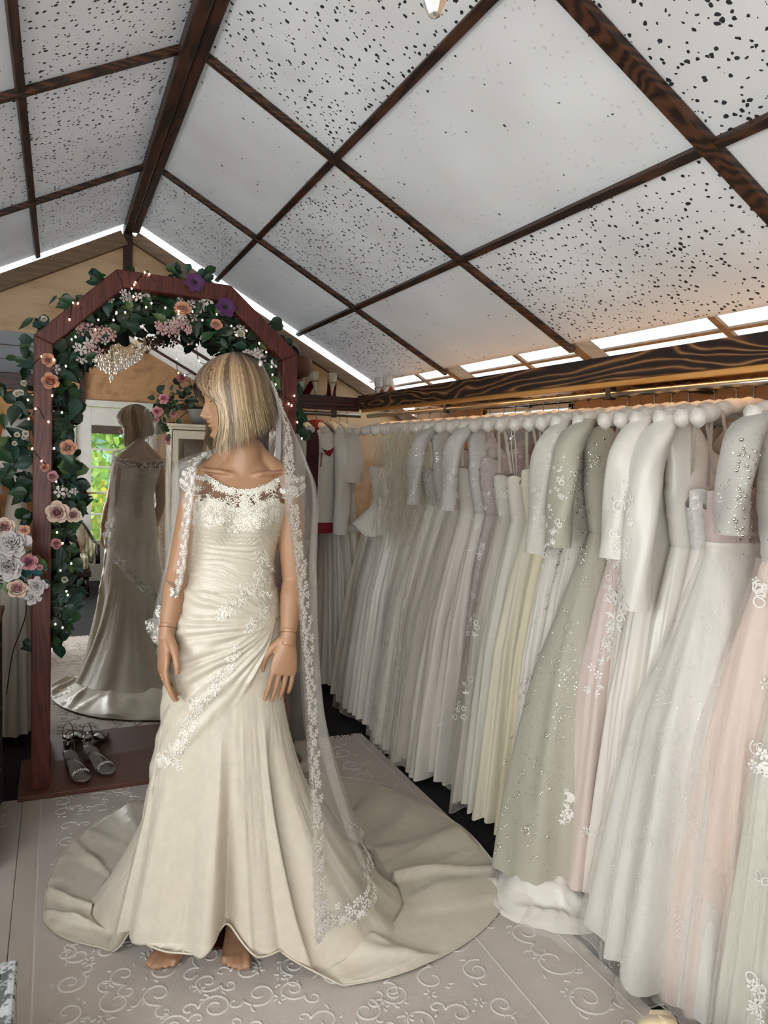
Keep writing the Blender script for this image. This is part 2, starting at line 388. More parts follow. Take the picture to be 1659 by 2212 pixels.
# walls built round their openings
def wall_y(name, x0, x1, holes, mat, label):
    """wall running along Y; holes = [(y0, y1, z0, z1)] in order of y"""
    m = MB(); y = YF; top = 1.93
    for a, b, c, d in holes:
        m.box((x0, y, 0), (x1, a, top)); m.box((x0, a, 0), (x1, b, c)); m.box((x0, a, d), (x1, b, top)); y = b
    m.box((x0, y, 0), (x1, YB, top)); return asstruct(m.build(name, mat, smooth=False), label)
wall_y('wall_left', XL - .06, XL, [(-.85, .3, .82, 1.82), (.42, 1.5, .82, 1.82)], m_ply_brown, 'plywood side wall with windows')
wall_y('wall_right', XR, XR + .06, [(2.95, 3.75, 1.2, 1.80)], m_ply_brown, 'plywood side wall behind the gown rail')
def window_frame(name, a, b, axis, pos, bars=1):
    """a,b = (along, z) corners; frame of four bars, glazing bars and panes"""
    o = struct(name); wd = .05
    P = (lambda t, z, d=0: (pos + d, t, z)) if axis == 'Y' else (lambda t, z, d=0: (t, pos + d, z))
    up = (1, 0, 0) if axis == 'Y' else (0, 1, 0)
    for p, q in (((a[0], a[1]), (b[0], a[1])), ((a[0], b[1]), (b[0], b[1])), ((a[0], a[1]), (a[0], b[1])), ((b[0], a[1]), (b[0], b[1]))):
        part_bar('frame', P(*p), P(*q), wd, .06, m_white_paint, o, up)
    for k in range(bars):
        t = a[0] + (b[0] - a[0]) * (k + 1) / (bars + 1); part_bar('glazing_bar', P(t, a[1]), P(t, b[1]), .025, .03, m_white_paint, o, up)
    for k in range(bars + 1):
        t0 = a[0] + (b[0] - a[0]) * k / (bars + 1); t1 = a[0] + (b[0] - a[0]) * (k + 1) / (bars + 1)
        m = MB(); m.bar(P(t0, (a[1] + b[1]) / 2), P(t1, (a[1] + b[1]) / 2), b[1] - a[1], .004, up); m.build('pane', m_glass, o, False)
    return o
window_frame('window_1', (-.85, .82), (.3, 1.82), 'Y', XL - .03)
window_frame('window_2', (.42, .82), (1.5, 1.82), 'Y', XL - .03)
window_frame('window_3', (2.95, 1.2), (3.75, 1.80), 'Y', XR + .03)

# ceiling: boards under a frosted roof sheet, held by stained battens
ceil = struct('ceiling', 'speckled white ceiling boards between dark battens')
S = [0.028, 0.570, 1.167, 1.770]
YS = [YF, -.9, .18, 1.347, 2.537, 3.638, YB]
plain = {('R', 1, 3), ('R', 0, 4), ('R', 2, 4), ('R', 1, 5), ('R', 2, 2), ('R', 0, 1), ('L', 1, 5), ('L', 1, 3)}
cs, sn_ = math.cos(SL), math.sin(SL)
board = {}
for side, sg in (('R', 1), ('L', -1)):
    for i in range(3):
        for j in range(len(YS) - 1):
            y0, y1 = YS[j], YS[j + 1]
            if j == len(YS) - 2: y1 -= (.085 if side == 'R' else .055)
            s0, s1 = S[i], S[i + 1]
            key = (round(s1 - s0, 3), round(y1 - y0, 3))
            rnd = random.Random(hash(key) % 1000)
            nx, ny = 6, 8
            m = MB(); G = np.zeros((nx, ny, 3))
            for a in range(nx):
                for b in range(ny):
                    sag = -.008 * math.sin(PI * a / (nx - 1)) * math.sin(PI * b / (ny - 1))
                    G[a, b] = ((a / (nx - 1) - .5) * (s1 - s0), (b / (ny - 1) - .5) * (y1 - y0), sag)
            m.grid(G)
            rim = [(a, 0) for a in range(nx)] + [(nx - 1, b) for b in range(1, ny)] + [(a, ny - 1) for a in range(nx - 2, -1, -1)] + [(0, b) for b in range(ny - 2, 0, -1)]
            Rm = np.array([[G[q], G[q] + np.array([0, 0, .014])] for q in rim]); m.grid(Rm, cu=True)
            me = m.mesh('ceiling_board'); me.materials.append(m_plain if (side, i, j) in plain else m_spk)
            sm = (s0 + s1) / 2
            ex = Vector((cs * sg, 0, -sn_)); ez = Vector((sn_ * sg, 0, cs)); ey = ez.cross(ex)
            o = link('ceiling_board', me, ceil, basis((RX + sg * sm * cs, (y0 + y1) / 2, RZ - sm * sn_), ex, ey, ez))
def on_roof(sg, s, y, d=0): return Vector((RX + sg * (s * cs + d * sn_ * 1), y, RZ - s * sn_ + d * cs))
for sg in (1, -1):
    up = (sn_ * sg, 0, cs)
    for i, s in enumerate(S[1:3]): part_bar('batten', on_roof(sg, s, YF, -.010), on_roof(sg, s, YB - .05, -.010), .026, .020, m_batten, ceil, up, .002)
    for y, wd in ((-.9, .045), (.18, .035), (1.347, .046), (2.537, .028), (3.638, .026)):
        part_bar('batten', on_roof(sg, .02, y, -.013), on_roof(sg, 1.80, y, -.013), wd, .022, m_batten_x, ceil, up, .002)
        part_bar('rafter', on_roof(sg, 1.78, y, .03), on_roof(sg, 2.22, y, .03), .06, .06, m_raw_rafter, ceil, up, .002)
    part_bar('batten', on_roof(sg, 1.767, YF, .03), on_roof(sg, 1.767, YB, .03), .02, .05, m_plain, ceil, up, 0)
part_bar('ridge_beam', (RX - .022, YF, RZ - .035), (RX - .022, YB - .02, RZ - .035), .044, .075, m_batten, ceil, bv=.006)
part_bar('ridge_beam', (RX + .024, YF, RZ - .03), (RX + .024, YB - .02, RZ - .03), .042, .055, m_batten, ceil, bv=.006)
for sg in (1, -1):
    m = MB(); P = np.zeros((2, 2, 3))
    for a, s in enumerate((0, 2.45)):
        for b, y in enumerate((YF - .3, YB + .3)): P[a, b] = on_roof(sg, s, y, .085)
    m.grid(P); m.build('roof_sheet', m_roofsheet, ceil, False)
    for y in (1.9, 3.1, 4.2):
        part_bar('roof_lath', on_roof(sg, 1.78, y, .075), on_roof(sg, 2.3, y, .075), .03, .012, m_raw_rafter, ceil, (sn_ * sg, 0, cs), 0)
    part_bar('roof_lath', on_roof(sg, 1.93, YF, .072), on_roof(sg, 1.93, YB, .072), .016, .01, m_raw_rafter, ceil, (sn_ * sg, 0, cs), 0)

# shelves over the rails
def board_x(name, lo, hi, mat, parent, bv=.004):
    m = MB(); m.box(lo, hi); return bevel(m.build(name, mat, parent, False), bv)
sh = thing('wall_shelf', 'charred dark wood shelf running along the wall above the long gown rail', 'shelf')
SXF = 1.70
board_x('fascia', (SXF, .2, 1.784), (SXF + .025, 4.25, 1.868), m_char, sh)
board_x('shelf_board', (SXF + .025, .2, 1.838), (XR, 4.25, 1.858), m_honey, sh)
board_x('batten', (SXF + .028, .2, 1.768), (SXF + .05, 4.25, 1.838), m_honey, sh)
for y in (1.0, 2.1, 3.3): board_x('bracket', (SXF + .05, y - .02, 1.79), (XR, y + .02, 1.835), m_batten_x, sh)
sb = thing('wall_shelf', 'short dark stained shelf on the gable wall carrying cream high heels', 'shelf')
m_dkshelf = wood('dark_red_stained_shelf', lin(34, 12, 10), lin(80, 34, 26), 40, 'X', .4, 2)
board_x('fascia', (XL, 4.26, 1.772), (SXF + .02, 4.285, 1.858), m_dkshelf, sb)
board_x('shelf_board', (XL, 4.285, 1.842), (SXF + .02, YB, 1.860), m_dkshelf, sb)
RAILX, RAILZ = 1.84, 1.757
def rail(p0, p1, label, posts):
    t = thing('clothes_rail', label, 'rail', 'steel clothes rails'); m = MB(); m.tube([p0, p1], .0135, 16); m.build('tube', m_steel, t)
    for q in posts:
        m = MB(); m.box((q[0] - .014, q[1] - .014, q[2] - .02), (q[0] + .014, q[1] + .014, q[2] + .066)); bevel(m.build('bracket', m_black, t, False), .003)
    return t
rail((RAILX, .25, RAILZ), (RAILX, 4.40, RAILZ), 'long steel clothes rail carrying the row of wedding gowns', [(RAILX, y, RAILZ) for y in (.9, 2.12, 3.35)])
rail((XL, 4.44, RAILZ), (1.80, 4.44, RAILZ), 'steel clothes rail on the gable wall below the short shelf', [(x, 4.44, RAILZ) for x in (-1.0, .3, 1.62)])
ls = thing('led_strip', 'warm glowing light strip fixed under the long wall shelf', 'light strip')
m = MB(); m.box((SXF + .056, .3, 1.829), (SXF + .066, 4.2, 1.837)); m.build('diode_strip', m_led, ls, False)
ls = thing('led_strip', 'warm glowing light strip fixed under the short gable shelf', 'light strip')
m = MB(); m.box((XL + .1, 4.30, 1.831), (1.68, 4.31, 1.839)); m.build('diode_strip', m_led, ls, False)

# rugs
def rug(name, x0, x1, y0, y1, z, label, mat, seed):
    t = thing(name, label, 'rug'); rnd = random.Random(seed)
    m = MB(); m.box((x0, y0, .001), (x1, y1, z)); bevel(m.build('pile', mat, t, False), .003)
    return t
def spiral(cx, cy, r, a0, turns, sgn):
    out = []
    n = int(16 * turns) + 6
    for i in range(n):
        u = i / (n - 1); rr = r * (1 - .82 * u); a = a0 + sgn * 2 * PI * turns * u
        out.append((cx + rr * math.cos(a), cy + rr * math.sin(a)))
    return out
def ribbon(mb_, pts, wd, z, h, taper=True):
    n = len(pts)
    if n < 2: return
    P = np.zeros((n, 3, 3))
    for i in range(n):
        a = np.array(pts[max(i - 1, 0)]); b = np.array(pts[min(i + 1, n - 1)]); d = b - a; L = math.hypot(*d) or 1; nx, ny = -d[1] / L, d[0] / L
        k = wd / 2 * (min(1, .35 + 3 * min(i, n - 1 - i) / n) if taper else 1)
        x, y = pts[i]
        P[i, 0] = (x + nx * k, y + ny * k, z); P[i, 1] = (x, y, z + h); P[i, 2] = (x - nx * k, y - ny * k, z)
    mb_.grid(P)
def scrolls(parent, x0, x1, y0, y1, z, step, seed, wd=.0075, big=1.0):
    rnd = random.Random(seed); m = MB(); nx = max(1, int((x1 - x0) / step)); ny = max(1, int((y1 - y0) / step))
    ok = lambda q: x0 < q[0] < x1 and y0 < q[1] < y1
    def put(pts):
        run = []
        for q in pts + [None]:
            if q is not None and ok(q): run.append(q)
            else:
                if len(run) > 4: ribbon(m, run, wd, z - .0005, .004)
                run = []
    for i in range(nx):
        for j in range(ny):
            cx = x0 + (i + .5 + rnd.uniform(-.22, .22)) * (x1 - x0) / nx; cy = y0 + (j + .5 + rnd.uniform(-.22, .22)) * (y1 - y0) / ny
            a = rnd.uniform(0, 2 * PI); sg = rnd.choice((-1, 1)); r = step * rnd.uniform(.30, .46) * big
            sp = spiral(cx, cy, r, a, rnd.uniform(1.0, 1.6), sg)
            # S-scroll: a second, smaller curl leaving the first at its outer end
            ex, ey = sp[0]; tx, ty = math.cos(a - sg * PI / 2), math.sin(a - sg * PI / 2)
            r2 = r * rnd.uniform(.45, .7); c2 = (ex + math.cos(a) * r2, ey + math.sin(a) * r2)
            sp2 = spiral(c2[0], c2[1], r2, a + PI, rnd.uniform(.7, 1.2), -sg * -1 if False else -sg)
            put(sp2[::-1] + sp)
            for q in range(rnd.randint(2, 4)):        # little leaves and comma strokes on the outside of the curl
                b = a + sg * rnd.uniform(.4, 4.5); bx, by = cx + r * math.cos(b) * .95, cy + r * math.sin(b) * .95
                o2 = b + rnd.uniform(-.5, .5); L = r * rnd.uniform(.25, .5)
                put([(bx + math.cos(o2 + .9 * u) * L * u, by + math.sin(o2 + .9 * u) * L * u) for u in np.linspace(0, 1, 6)])
            if rnd.random() < .5:
                fx, fy = cx + rnd.uniform(-.5, .5) * step, cy + rnd.uniform(-.5, .5) * step
                for q in range(5):
                    b = 2 * PI * q / 5 + a; put([(fx + math.cos(b + .5 * u) * .02 * u * big, fy + math.sin(b + .5 * u) * .02 * u * big) for u in np.linspace(.3, 1, 5)])
    o = m.build('scroll_relief', m_scroll, parent); o['kind'] = 'stuff'; return o
RUGZ = .013
rg = rug('area_rug', -.125, 1.50, 1.15, 3.50, RUGZ, 'cream area rug with raised scroll pattern under the mannequin', m_rug, 1)
scrolls(rg, -.02, 1.16, 1.3, 3.3, RUGZ, .112, 5, .0072)
scrolls(rg, 1.24, 1.43, 1.25, 3.42, RUGZ, .15, 9, .009, 1.1)
for x, wd in ((1.20, .008), (1.455, .006), (-.055, .006)):
    m = MB(); ribbon(m, [(x, y) for y in np.linspace(1.17, 3.47, 30)], wd, RUGZ - .0005, .003, False); o = m.build('border_cord', m_scroll, rg)
m = MB(); m.box((-.122, 1.16, RUGZ), (-.064, 3.49, RUGZ + .0012)); m.build('border_band', m_rug_band, rg, False)
rnd = random.Random(3); m = MB()
for y, sgn in ((3.50, 1), (1.15, -1)):
    x = -.12
    while x < 1.495:
        L = rnd.uniform(.03, .05); dx = rnd.uniform(-.012, .012)
        m.tube([(x, y - sgn * .004, .010), (x + dx * .4, y + sgn * L * .5, .012), (x + dx, y + sgn * L, .004)], [.0025, .003, .0015], 4); x += .0085
o = m.build('fringe', m_fringe, rg); o['kind'] = 'stuff'
rg2 = rug('area_rug', -1.10, -.1265, 1.15, 3.3, .012, 'grey cream scroll rug lying along the edge beside the bookcase box', m_rug, 2)
scrolls(rg2, -1.02, -.17, 1.25, 3.2, .012, .15, 12, .009, 1.1)
# ------------------------------------------------------------------ mannequin
MX, MY, MROT = .47, 2.12, math.radians(-14)
MC, MS = math.cos(MROT), math.sin(MROT)
def to_world(p): return Vector((MX + p[0] * MC - p[1] * MS, MY + p[0] * MS + p[1] * MC, p[2]))
def to_local(p): x, y = p[0] - MX, p[1] - MY; return Vector((x * MC + y * MS, -x * MS + y * MC, p[2]))
TZ = [.80, .87, .93, 1.0, 1.07, 1.13, 1.18, 1.23, 1.28, 1.32, 1.36, 1.40, 1.425, 1.445, 1.47]
TCX = [-.014, -.014, -.012, -.008, -.004, 0, .003, .008, .014, .02, .024, .026, .028, .028, .028]
TCY = [.004, .004, .002, 0, 0, 0, 0, 0, 0, 0, .004, .008, .010, .012, .012]
TA = [.155, .160, .156, .146, .130, .116, .112, .116, .124, .130, .133, .130, .112, .085, .060]
TBF = [.095, .098, .097, .094, .088, .080, .076, .080, .086, .088, .082, .072, .062, .056, .050]
TBB = [.095, .104, .106, .098, .084, .074, .070, .074, .080, .084, .080, .072, .064, .058, .052]
def torso(al, z, off=0.0):
    """point on the torso surface, vectorised over angle al and height z (front is -90 degrees)"""
    al = np.asarray(al, float); z = np.asarray(z, float); e = 2 / 2.25
    ca, sa = np.cos(al), np.sin(al)
    cx = interp(z, TZ, TCX); cy = interp(z, TZ, TCY); a = interp(z, TZ, TA) + off; b = np.where(sa < 0, interp(z, TZ, TBF), interp(z, TZ, TBB)) + off
    x = cx + a * np.sign(ca) * np.abs(ca) ** e; y = cy + b * np.sign(sa) * np.abs(sa) ** e
    fr = smoothstep(-sa, .1, .6)
    for s in (-1, 1): y = y - fr * .030 * np.exp(-((x - cx - s * .058) / .044) ** 2 - ((z - 1.300) / .048) ** 2)
    y = y - fr * .006 * np.exp(-((x - cx) / .05) ** 2 - ((z - 1.02) / .07) ** 2)
    return np.stack([x, y, z + 0 * x], -1)

man = thing('mannequin', 'tan female mannequin with a blonde bob wig turning its head aside', 'mannequin', None, (MX, MY, 0), MROT)
bmb = MB()
zz = np.linspace(.80, 1.47, 50); aa = np.linspace(0, 2 * PI, 64, endpoint=False)
A, Z = np.meshgrid(aa, zz, indexing='ij'); bmb.grid(torso(A, Z), cu=True, capu=True)
def L(x, y, z): return to_local((x, y, z))
HEAD = to_local((.464, 2.112, 1.648))
bmb.tube([(.028, .012, 1.40), (.028, .010, 1.46), (.026, .004, 1.50), (HEAD.x + .004, HEAD.y + .012, 1.545), (HEAD.x + .002, HEAD.y + .010, 1.60)], [.066, .058, .050, .0475, .048], 24)
# collar bones
for s in (-1, 1): bmb.tube([(.028 + s * .018, -.044, 1.430), (.028 + s * .055, -.0485, 1.438), (.028 + s * .12, -.020, 1.444)], [.007, .0075, .006], 8)
for s in (-1, 1): bmb.tube([(.028 + s * .020, .022, 1.53), (.028 + s * .045, .022, 1.487), (.028 + s * .085, .016, 1.448), (.028 + s * .125, .008, 1.415)], [.020, .029, .034, .034], 14)
# arms
RS, RE, RW = Vector((-.102, .004, 1.395)), L(.322, 2.15, 1.147), L(.282, 2.085, .978)
LS, LE, LW = Vector((.156, .000, 1.395)), L(.643, 2.07, 1.125), L(.612, 2.005, .962)
def arm(s, e, wr, cl):
    bmb.tube([cl, s, s.lerp(e, .25), s.lerp(e, .6), e, e.lerp(wr, .3), e.lerp(wr, .7), wr, wr + (wr - e).normalized() * .02], [.040, .0445, .042, .0375, .032, .0345, .027, .0215, .0215], 20)
arm(RS, RE, RW, Vector((-.03, .005, 1.395))); arm(LS, LE, LW, Vector((.08, .005, 1.395)))
# hands: kept apart so that they can be meshed finer
hmb2 = MB()
def hand(wr, d, back, thumb, curl, fan_=1.0, sc=1.12):
    """wr wrist point, d finger direction, back = outward normal of the back of the hand, thumb = direction of the thumb side"""
    d = d.normalized(); thumb = (thumb - d * thumb.dot(d)).normalized(); back = (back - d * back.dot(d) - thumb * back.dot(thumb)).normalized()
    q = lambda a, t, n: wr + (d * a + thumb * t + back * n) * sc
    rings = []
    for a, hw, th in ((-.030, .0188, .0180), (-.012, .0195, .0175), (.01, .022, .0160), (.035, .030, .0150), (.06, .0355, .0138), (.080, .0360, .0118), (.092, .034, .0090)):
        rings.append([q(a, hw * math.cos(2 * PI * j / 18), th * math.sin(2 * PI * j / 18)) for j in range(18)])
    P = np.array([[rg_[j] for rg_ in rings] for j in range(18)]); hmb2.grid(P, cu=True, capu=True)
    for f, (t, ln, r) in enumerate(((.0272, .078, .0076), (.0092, .086, .0079), (-.0092, .080, .0075), (-.0268, .062, .0066))):
        c = curl[f]; a, n = .088, 0.0; ang = c * .25; p = [q(.066, t * .92, -.001), q(a, t, 0)]; off = 0.0
        for sgm, frac in enumerate((.42, .32, .26)):
            ang += c * (.28, .45, .30)[sgm]; a += ln * frac * math.cos(ang); n -= ln * frac * math.sin(ang); off = t * fan_ * (a - .088) * 2.6; p.append(q(a, t + off, n))
        hmb2.tube(p, [r * 1.05, r * 1.08, r, r * .95, r * .74], 12)
    p = [q(.004, .014, -.004), q(.026, .034, -.010), q(.050, .047, -.016), q(.074, .050, -.021), q(.092, .048, -.024)]
    hmb2.tube(p, [.0135, .0130, .0100, .0092, .0068], 12)
down = Vector((0, 0, -1))
hand(LW, to_local((.578, 1.985, .735)) - LW, Vector((.25, -1, .05)), Vector((-1, -.25, 0)), (.30, .42, .50, .55))
hand(RW, to_local((.262, 2.05, .79)) - RW, Vector((-1, -.35, 0)), Vector((.35, -1, 0)), (.45, .60, .72, .80), .8)
# legs and feet
def leg(hip, kn, an, toe):
    bmb.tube([hip, hip.lerp(kn, .5), kn, kn.lerp(an, .3), kn.lerp(an, .75), an], [.082, .068, .050, .050, .034, .031], 18)
    d = toe - an; d.z = 0; ln = d.length; d.normalize(); s = Vector((-d.y, d.x, 0)); g = .026
    def q(a, b, z): return Vector((an.x, an.y, 0)) + d * a + s * b + Vector((0, 0, z))
    rings = []
    for a, hw, top, bot in ((-.052, .012, .035, .02), (-.045, .026, .062, .006), (-.02, .031, .095, .004), (.02, .033, .100, .004), (.06, .036, .070, .004), (.10, .041, .046, .004), (.135, .044, .034, .004), (.15, .043, .028, .005)):
        rings.append([q(a, hw * math.cos(2 * PI * j / 18), bot + (top - bot) * (.5 + .5 * math.sin(2 * PI * j / 18)) + RUGZ) for j in range(18)])
    P = np.array([[r[j] for r in rings] for j in range(18)]); bmb.grid(P, cu=True, capu=True)
    return q, s
def toes(q, big):
    for k, (b, a1, r) in enumerate(((.031, .186, .0125), (.012, .188, .0092), (-.005, .180, .0088), (-.020, .170, .0083), (-.034, .158, .008))):
        b *= big; bmb.tube([q(.125, b * .95, .022 + RUGZ), q(.15, b, .022 + RUGZ), q(a1 - .012, b, .017 + RUGZ), q(a1, b, .012 + RUGZ)], [r * 1.05, r * 1.08, r, r * .72], 10)
RHIP, LHIP = Vector((-.095, .01, .84)), Vector((.068, .01, .84))
RA, LA = to_local((.395, 2.165, .085)), to_local((.515, 2.135, .085))
q, s = leg(RHIP, Vector((-.085, -.01, .47)), RA, to_local((.285, 2.06, .0))); toes(q, -1)
q, s = leg(LHIP, Vector((.055, -.01, .47)), LA, to_local((.478, 1.985, .0))); toes(q, 1)
tmp = bmb.build('tmp_body', m_skin)
md = tmp.modifiers.new('r', 'REMESH'); md.mode = 'VOXEL'; md.voxel_size = .0042; md.use_smooth_shade = True
md = tmp.modifiers.new('s', 'SMOOTH'); md.factor = .5; md.iterations = 3
dg = bpy.context.evaluated_depsgraph_get(); body_me = bpy.data.meshes.new_from_object(tmp.evaluated_get(dg)); bpy.data.objects.remove(tmp)
# drop the thighs, which the gown hides, to keep the mesh light
bm = bmesh.new(); bm.from_mesh(body_me)
tmp = hmb2.build('tmp_hands', m_skin); md = tmp.modifiers.new('r', 'REMESH'); md.mode = 'VOXEL'; md.voxel_size = .0021; md.use_smooth_shade = True
md = tmp.modifiers.new('s', 'SMOOTH'); md.factor = .5; md.iterations = 3
dg = bpy.context.evaluated_depsgraph_get(); hand_me = bpy.data.meshes.new_from_object(tmp.evaluated_get(dg)); bpy.data.objects.remove(tmp)
bmesh.ops.delete(bm, geom=[v for v in bm.verts if .34 < v.co.z < .78 and abs(v.co.x) < .155 and abs(v.co.y) < .14], context='VERTS')
bm.from_mesh(hand_me); bpy.data.meshes.remove(hand_me)
# head: a sculpted grid joined into the same mesh
HZ = np.concatenate([np.linspace(-.135, -.11, 6), np.linspace(-.106, .03, 70), np.linspace(.035, .1055, 22)])
t = np.linspace(-1, 1, 129)[:-1]; TH = PI * (np.sign(t) * np.abs(t) ** 1.35)
yf = interp(HZ, [-.135, -.125, -.115, -.109, -.104, -.096, -.085, -.072, -.062, -.05, -.03, 0, .012, .024, .045, .07, .09, .1, .1055], [.022, .024, .036, .058, .074, .080, .0765, .078, .080, .081, .080, .079, .083, .0885, .084, .071, .05, .03, .002])
yb = interp(HZ, [-.135, -.1, -.06, -.02, .02, .06, .09, .1, .1055], [.045, .052, .07, .091, .096, .084, .055, .034, .002])
wd = interp(HZ, [-.135, -.115, -.1, -.085, -.06, -.03, 0, .02, .06, .09, .1, .1055], [.036, .036, .040, .049, .059, .067, .072, .074, .068, .045, .03, .002])
THg, Zg = np.meshgrid(TH, HZ, indexing='ij'); YFg = yf[None, :] + 0 * THg; YBg = yb[None, :] + 0 * THg; Wg = wd[None, :] + 0 * THg
cth = np.cos(THg); X = Wg * np.sin(THg); Y = np.where(cth > 0, -YFg * np.abs(cth) ** .85, YBg * np.abs(cth))
fr = smoothstep(cth, .15, .6); gs = lambda v, c, s: np.exp(-((v - c) / s) ** 2)
hn = interp(Zg, [-.056, -.050, -.044, -.037, -.02, 0, .012, .02], [0, .006, .018, .0245, .015, .005, .0015, 0])
Y -= fr * hn * gs(X, 0, interp(Zg, [-.05, -.038, -.02, .01], [.0125, .0115, .008, .008]))
for sx in (-1, 1): Y -= fr * .0085 * gs(X, sx * .0125, .0065) * gs(Zg, -.044, .006)
Y -= fr * (.0058 * gs(Zg, -.0575, .0042) * gs(X, 0, .019) + .0062 * gs(Zg, -.0685, .0050) * gs(X, 0, .017) - .0035 * gs(Zg, -.063, .0018) * gs(X, 0, .021))
Y += fr * .0025 * gs(Zg, -.0795, .005) * gs(X, 0, .016)
Y -= fr * .004 * gs(Zg, -.097, .010) * gs(X, 0, .016)
for sx in (-1, 1):
    Y += fr * .0105 * gs(X, sx * .029, .013) * gs(Zg, .001, .0095); Y -= fr * .0060 * gs(X, sx * .031, .0095) * gs(Zg, -.001, .006); Y -= fr * .004 * gs(X, sx * .043, .016) * gs(Zg, -.026, .016)
HP = np.stack([X, Y, Zg], -1)
FACE = math.radians(-86)      # head turned to the mannequin's right (heading in the room)
hm = Matrix.Translation(HEAD) @ Matrix.Rotation(FACE - MROT, 4, 'Z') @ Matrix.Rotation(math.radians(9), 4, 'X')
hmb = MB(); hmb.grid(HP, cu=True)
lipf = []
nz = len(HZ)
for i in range(128):
    for j in range(nz - 1):
        x, z = X[i, j], Zg[i, j]; half = .0205
        up = -.0535 - .0015 * abs(math.sin(x / .02 * PI)) if True else 0
        lo = -.0745 + .010 * (abs(x) / half) ** 2; hi = -.0535 - .0085 * (abs(x) / half) ** 1.6
        lipf.append(1 if (cth[i, j] > .3 and abs(x) < half and lo < z < hi) else 0)
hme = hmb.mesh('h'); hme.transform(hm)
b2 = len(bm.faces)
bm.from_mesh(hme); bm.faces.ensure_lookup_table()
for k, v in enumerate(lipf):
    bm.faces[b2 + k].material_index = v; bm.faces[b2 + k].smooth = True
bm.to_mesh(body_me); bm.free(); bpy.data.meshes.remove(hme)
body_me.materials.clear(); body_me.materials.append(m_skin); body_me.materials.append(m_lip)
body = link('body', body_me, man)
# joint rings at the wrists, nails are too small; lashes and brows
m_joint = mk('joint_gap', lin(120, 86, 62), .6)
for s, e in ((RE, RW), (LE, LW)):
    m = MB(); c = e.lerp(s, .10); d = (s - e).normalized(); x = d.orthogonal().normalized(); y = d.cross(x)
    m.tube([c + x * .0252 * math.cos(a) + y * .0252 * math.sin(a) for a in np.linspace(0, 2 * PI, 28)], .0011, 6); m.build('wrist_joint', m_joint, man)
m_brow = mk('brow_paint', lin(92, 66, 46), .6)
for sx in (-1, 1):
    m = MB(); m.tube([hm @ Vector((sx * (.018 + .026 * u), -.0765 + .012 * u * u + .001, -.0025 + .003 * math.sin(PI * u))) for u in np.linspace(0, 1, 8)], .0013, 5); m.build('eyelash', m_brow, man)
    m = MB(); m.tube([hm @ Vector((sx * (.014 + .034 * u), -.088 + .016 * u * u, .0185 + .006 * math.sin(PI * u * .8))) for u in np.linspace(0, 1, 8)], .0015, 5); m.build('eyebrow', m_brow, man)
# glass base plate between the feet
m = MB(); bc = to_local((.46, 2.24, 0)); m.lathe([(.002, RUGZ + .001), (.168, RUGZ + .001), (.172, RUGZ + .004), (.172, RUGZ + .009), (.168, RUGZ + .012), (.002, RUGZ + .012)], 48, (bc.x, bc.y, 0))
m_baseglass = mk('smoked_brown_base', lin(58, 34, 26), .12, .3, var=.3, scale=14)
m.build('base_plate', m_baseglass, man)
m = MB(); m.tube([(bc.x, bc.y, .02), (bc.x, bc.y, .40)], .012, 12); m.build('support_rod', m_steel, man)

# wig
def hair_path(psi, zend, rscale, n=13, wob=0.0):
    """strand from the crown to its tip in head space; psi is the azimuth, 0 = face, +-pi = back"""
    crown = np.array([0, .018, .1235])
    ax = .0925 * rscale; fy = .117 * rscale; by = .112 * rscale; tz = .128 * rscale
    pts = []
    ap = abs(psi); sg = 1 if psi >= 0 else -1
    drop = -zend + .02
    for i in range(n):
        u = i / (n - 1); s = u * (1.0 + drop / .16)   # s<1 over the dome, then straight down
        if s < 1:
            ph = s * PI / 2; rr = math.sin(ph) ** .92; z = .02 + (tz - .02) * math.cos(ph)
        else:
            rr = 1.0 + .05 * math.sin(min((s - 1) * 1.6, PI)) - .16 * max(0, (s - 1) - .45); z = .02 - (s - 1) * .16
        p = ap
        if ap < .66: p = ap + (.56 + .12 * (ap / .66) - ap) * smoothstep(s, .62, 1.10)
        if ap < 1.1: p = p + .24 * (1 - ap / 1.1) ** .5 * smoothstep(s, 1.0, 1.22)
        if ap < 1.5: p = p - .42 * smoothstep(s, 1.45, 2.05) * (1 - ap / 1.5)   # fringe swept to the side of the face
        if ap < 1.5: rr *= 1 - .19 * smoothstep(s, .86, 1.22) * (1 - ap / 1.5) * (1 - .7 * smoothstep(s, 1.5, 2.0))
        x = ax * rr * math.sin(p) * sg; cy = math.cos(p); y = -fy * rr * cy if cy > 0 else -by * rr * cy
        k = 1 - rr if s < 1 else 0
        pts.append((x + crown[0] * k, y + crown[1] * k + .004 * (1 - k), z + wob * math.sin(9 * u + psi * 7) * .0012))
    return np.array(pts)
def tip_z(psi):
    ap = abs(psi); return float(interp(ap, [0, .3, .6, .85, 1.1, 1.45, 2.0, 2.5, PI], [-.06, -.09, -.140, -.152, -.140, -.118, -.100, -.094, -.088]))
rnd = random.Random(11); hv, hf, hc = [], [], []
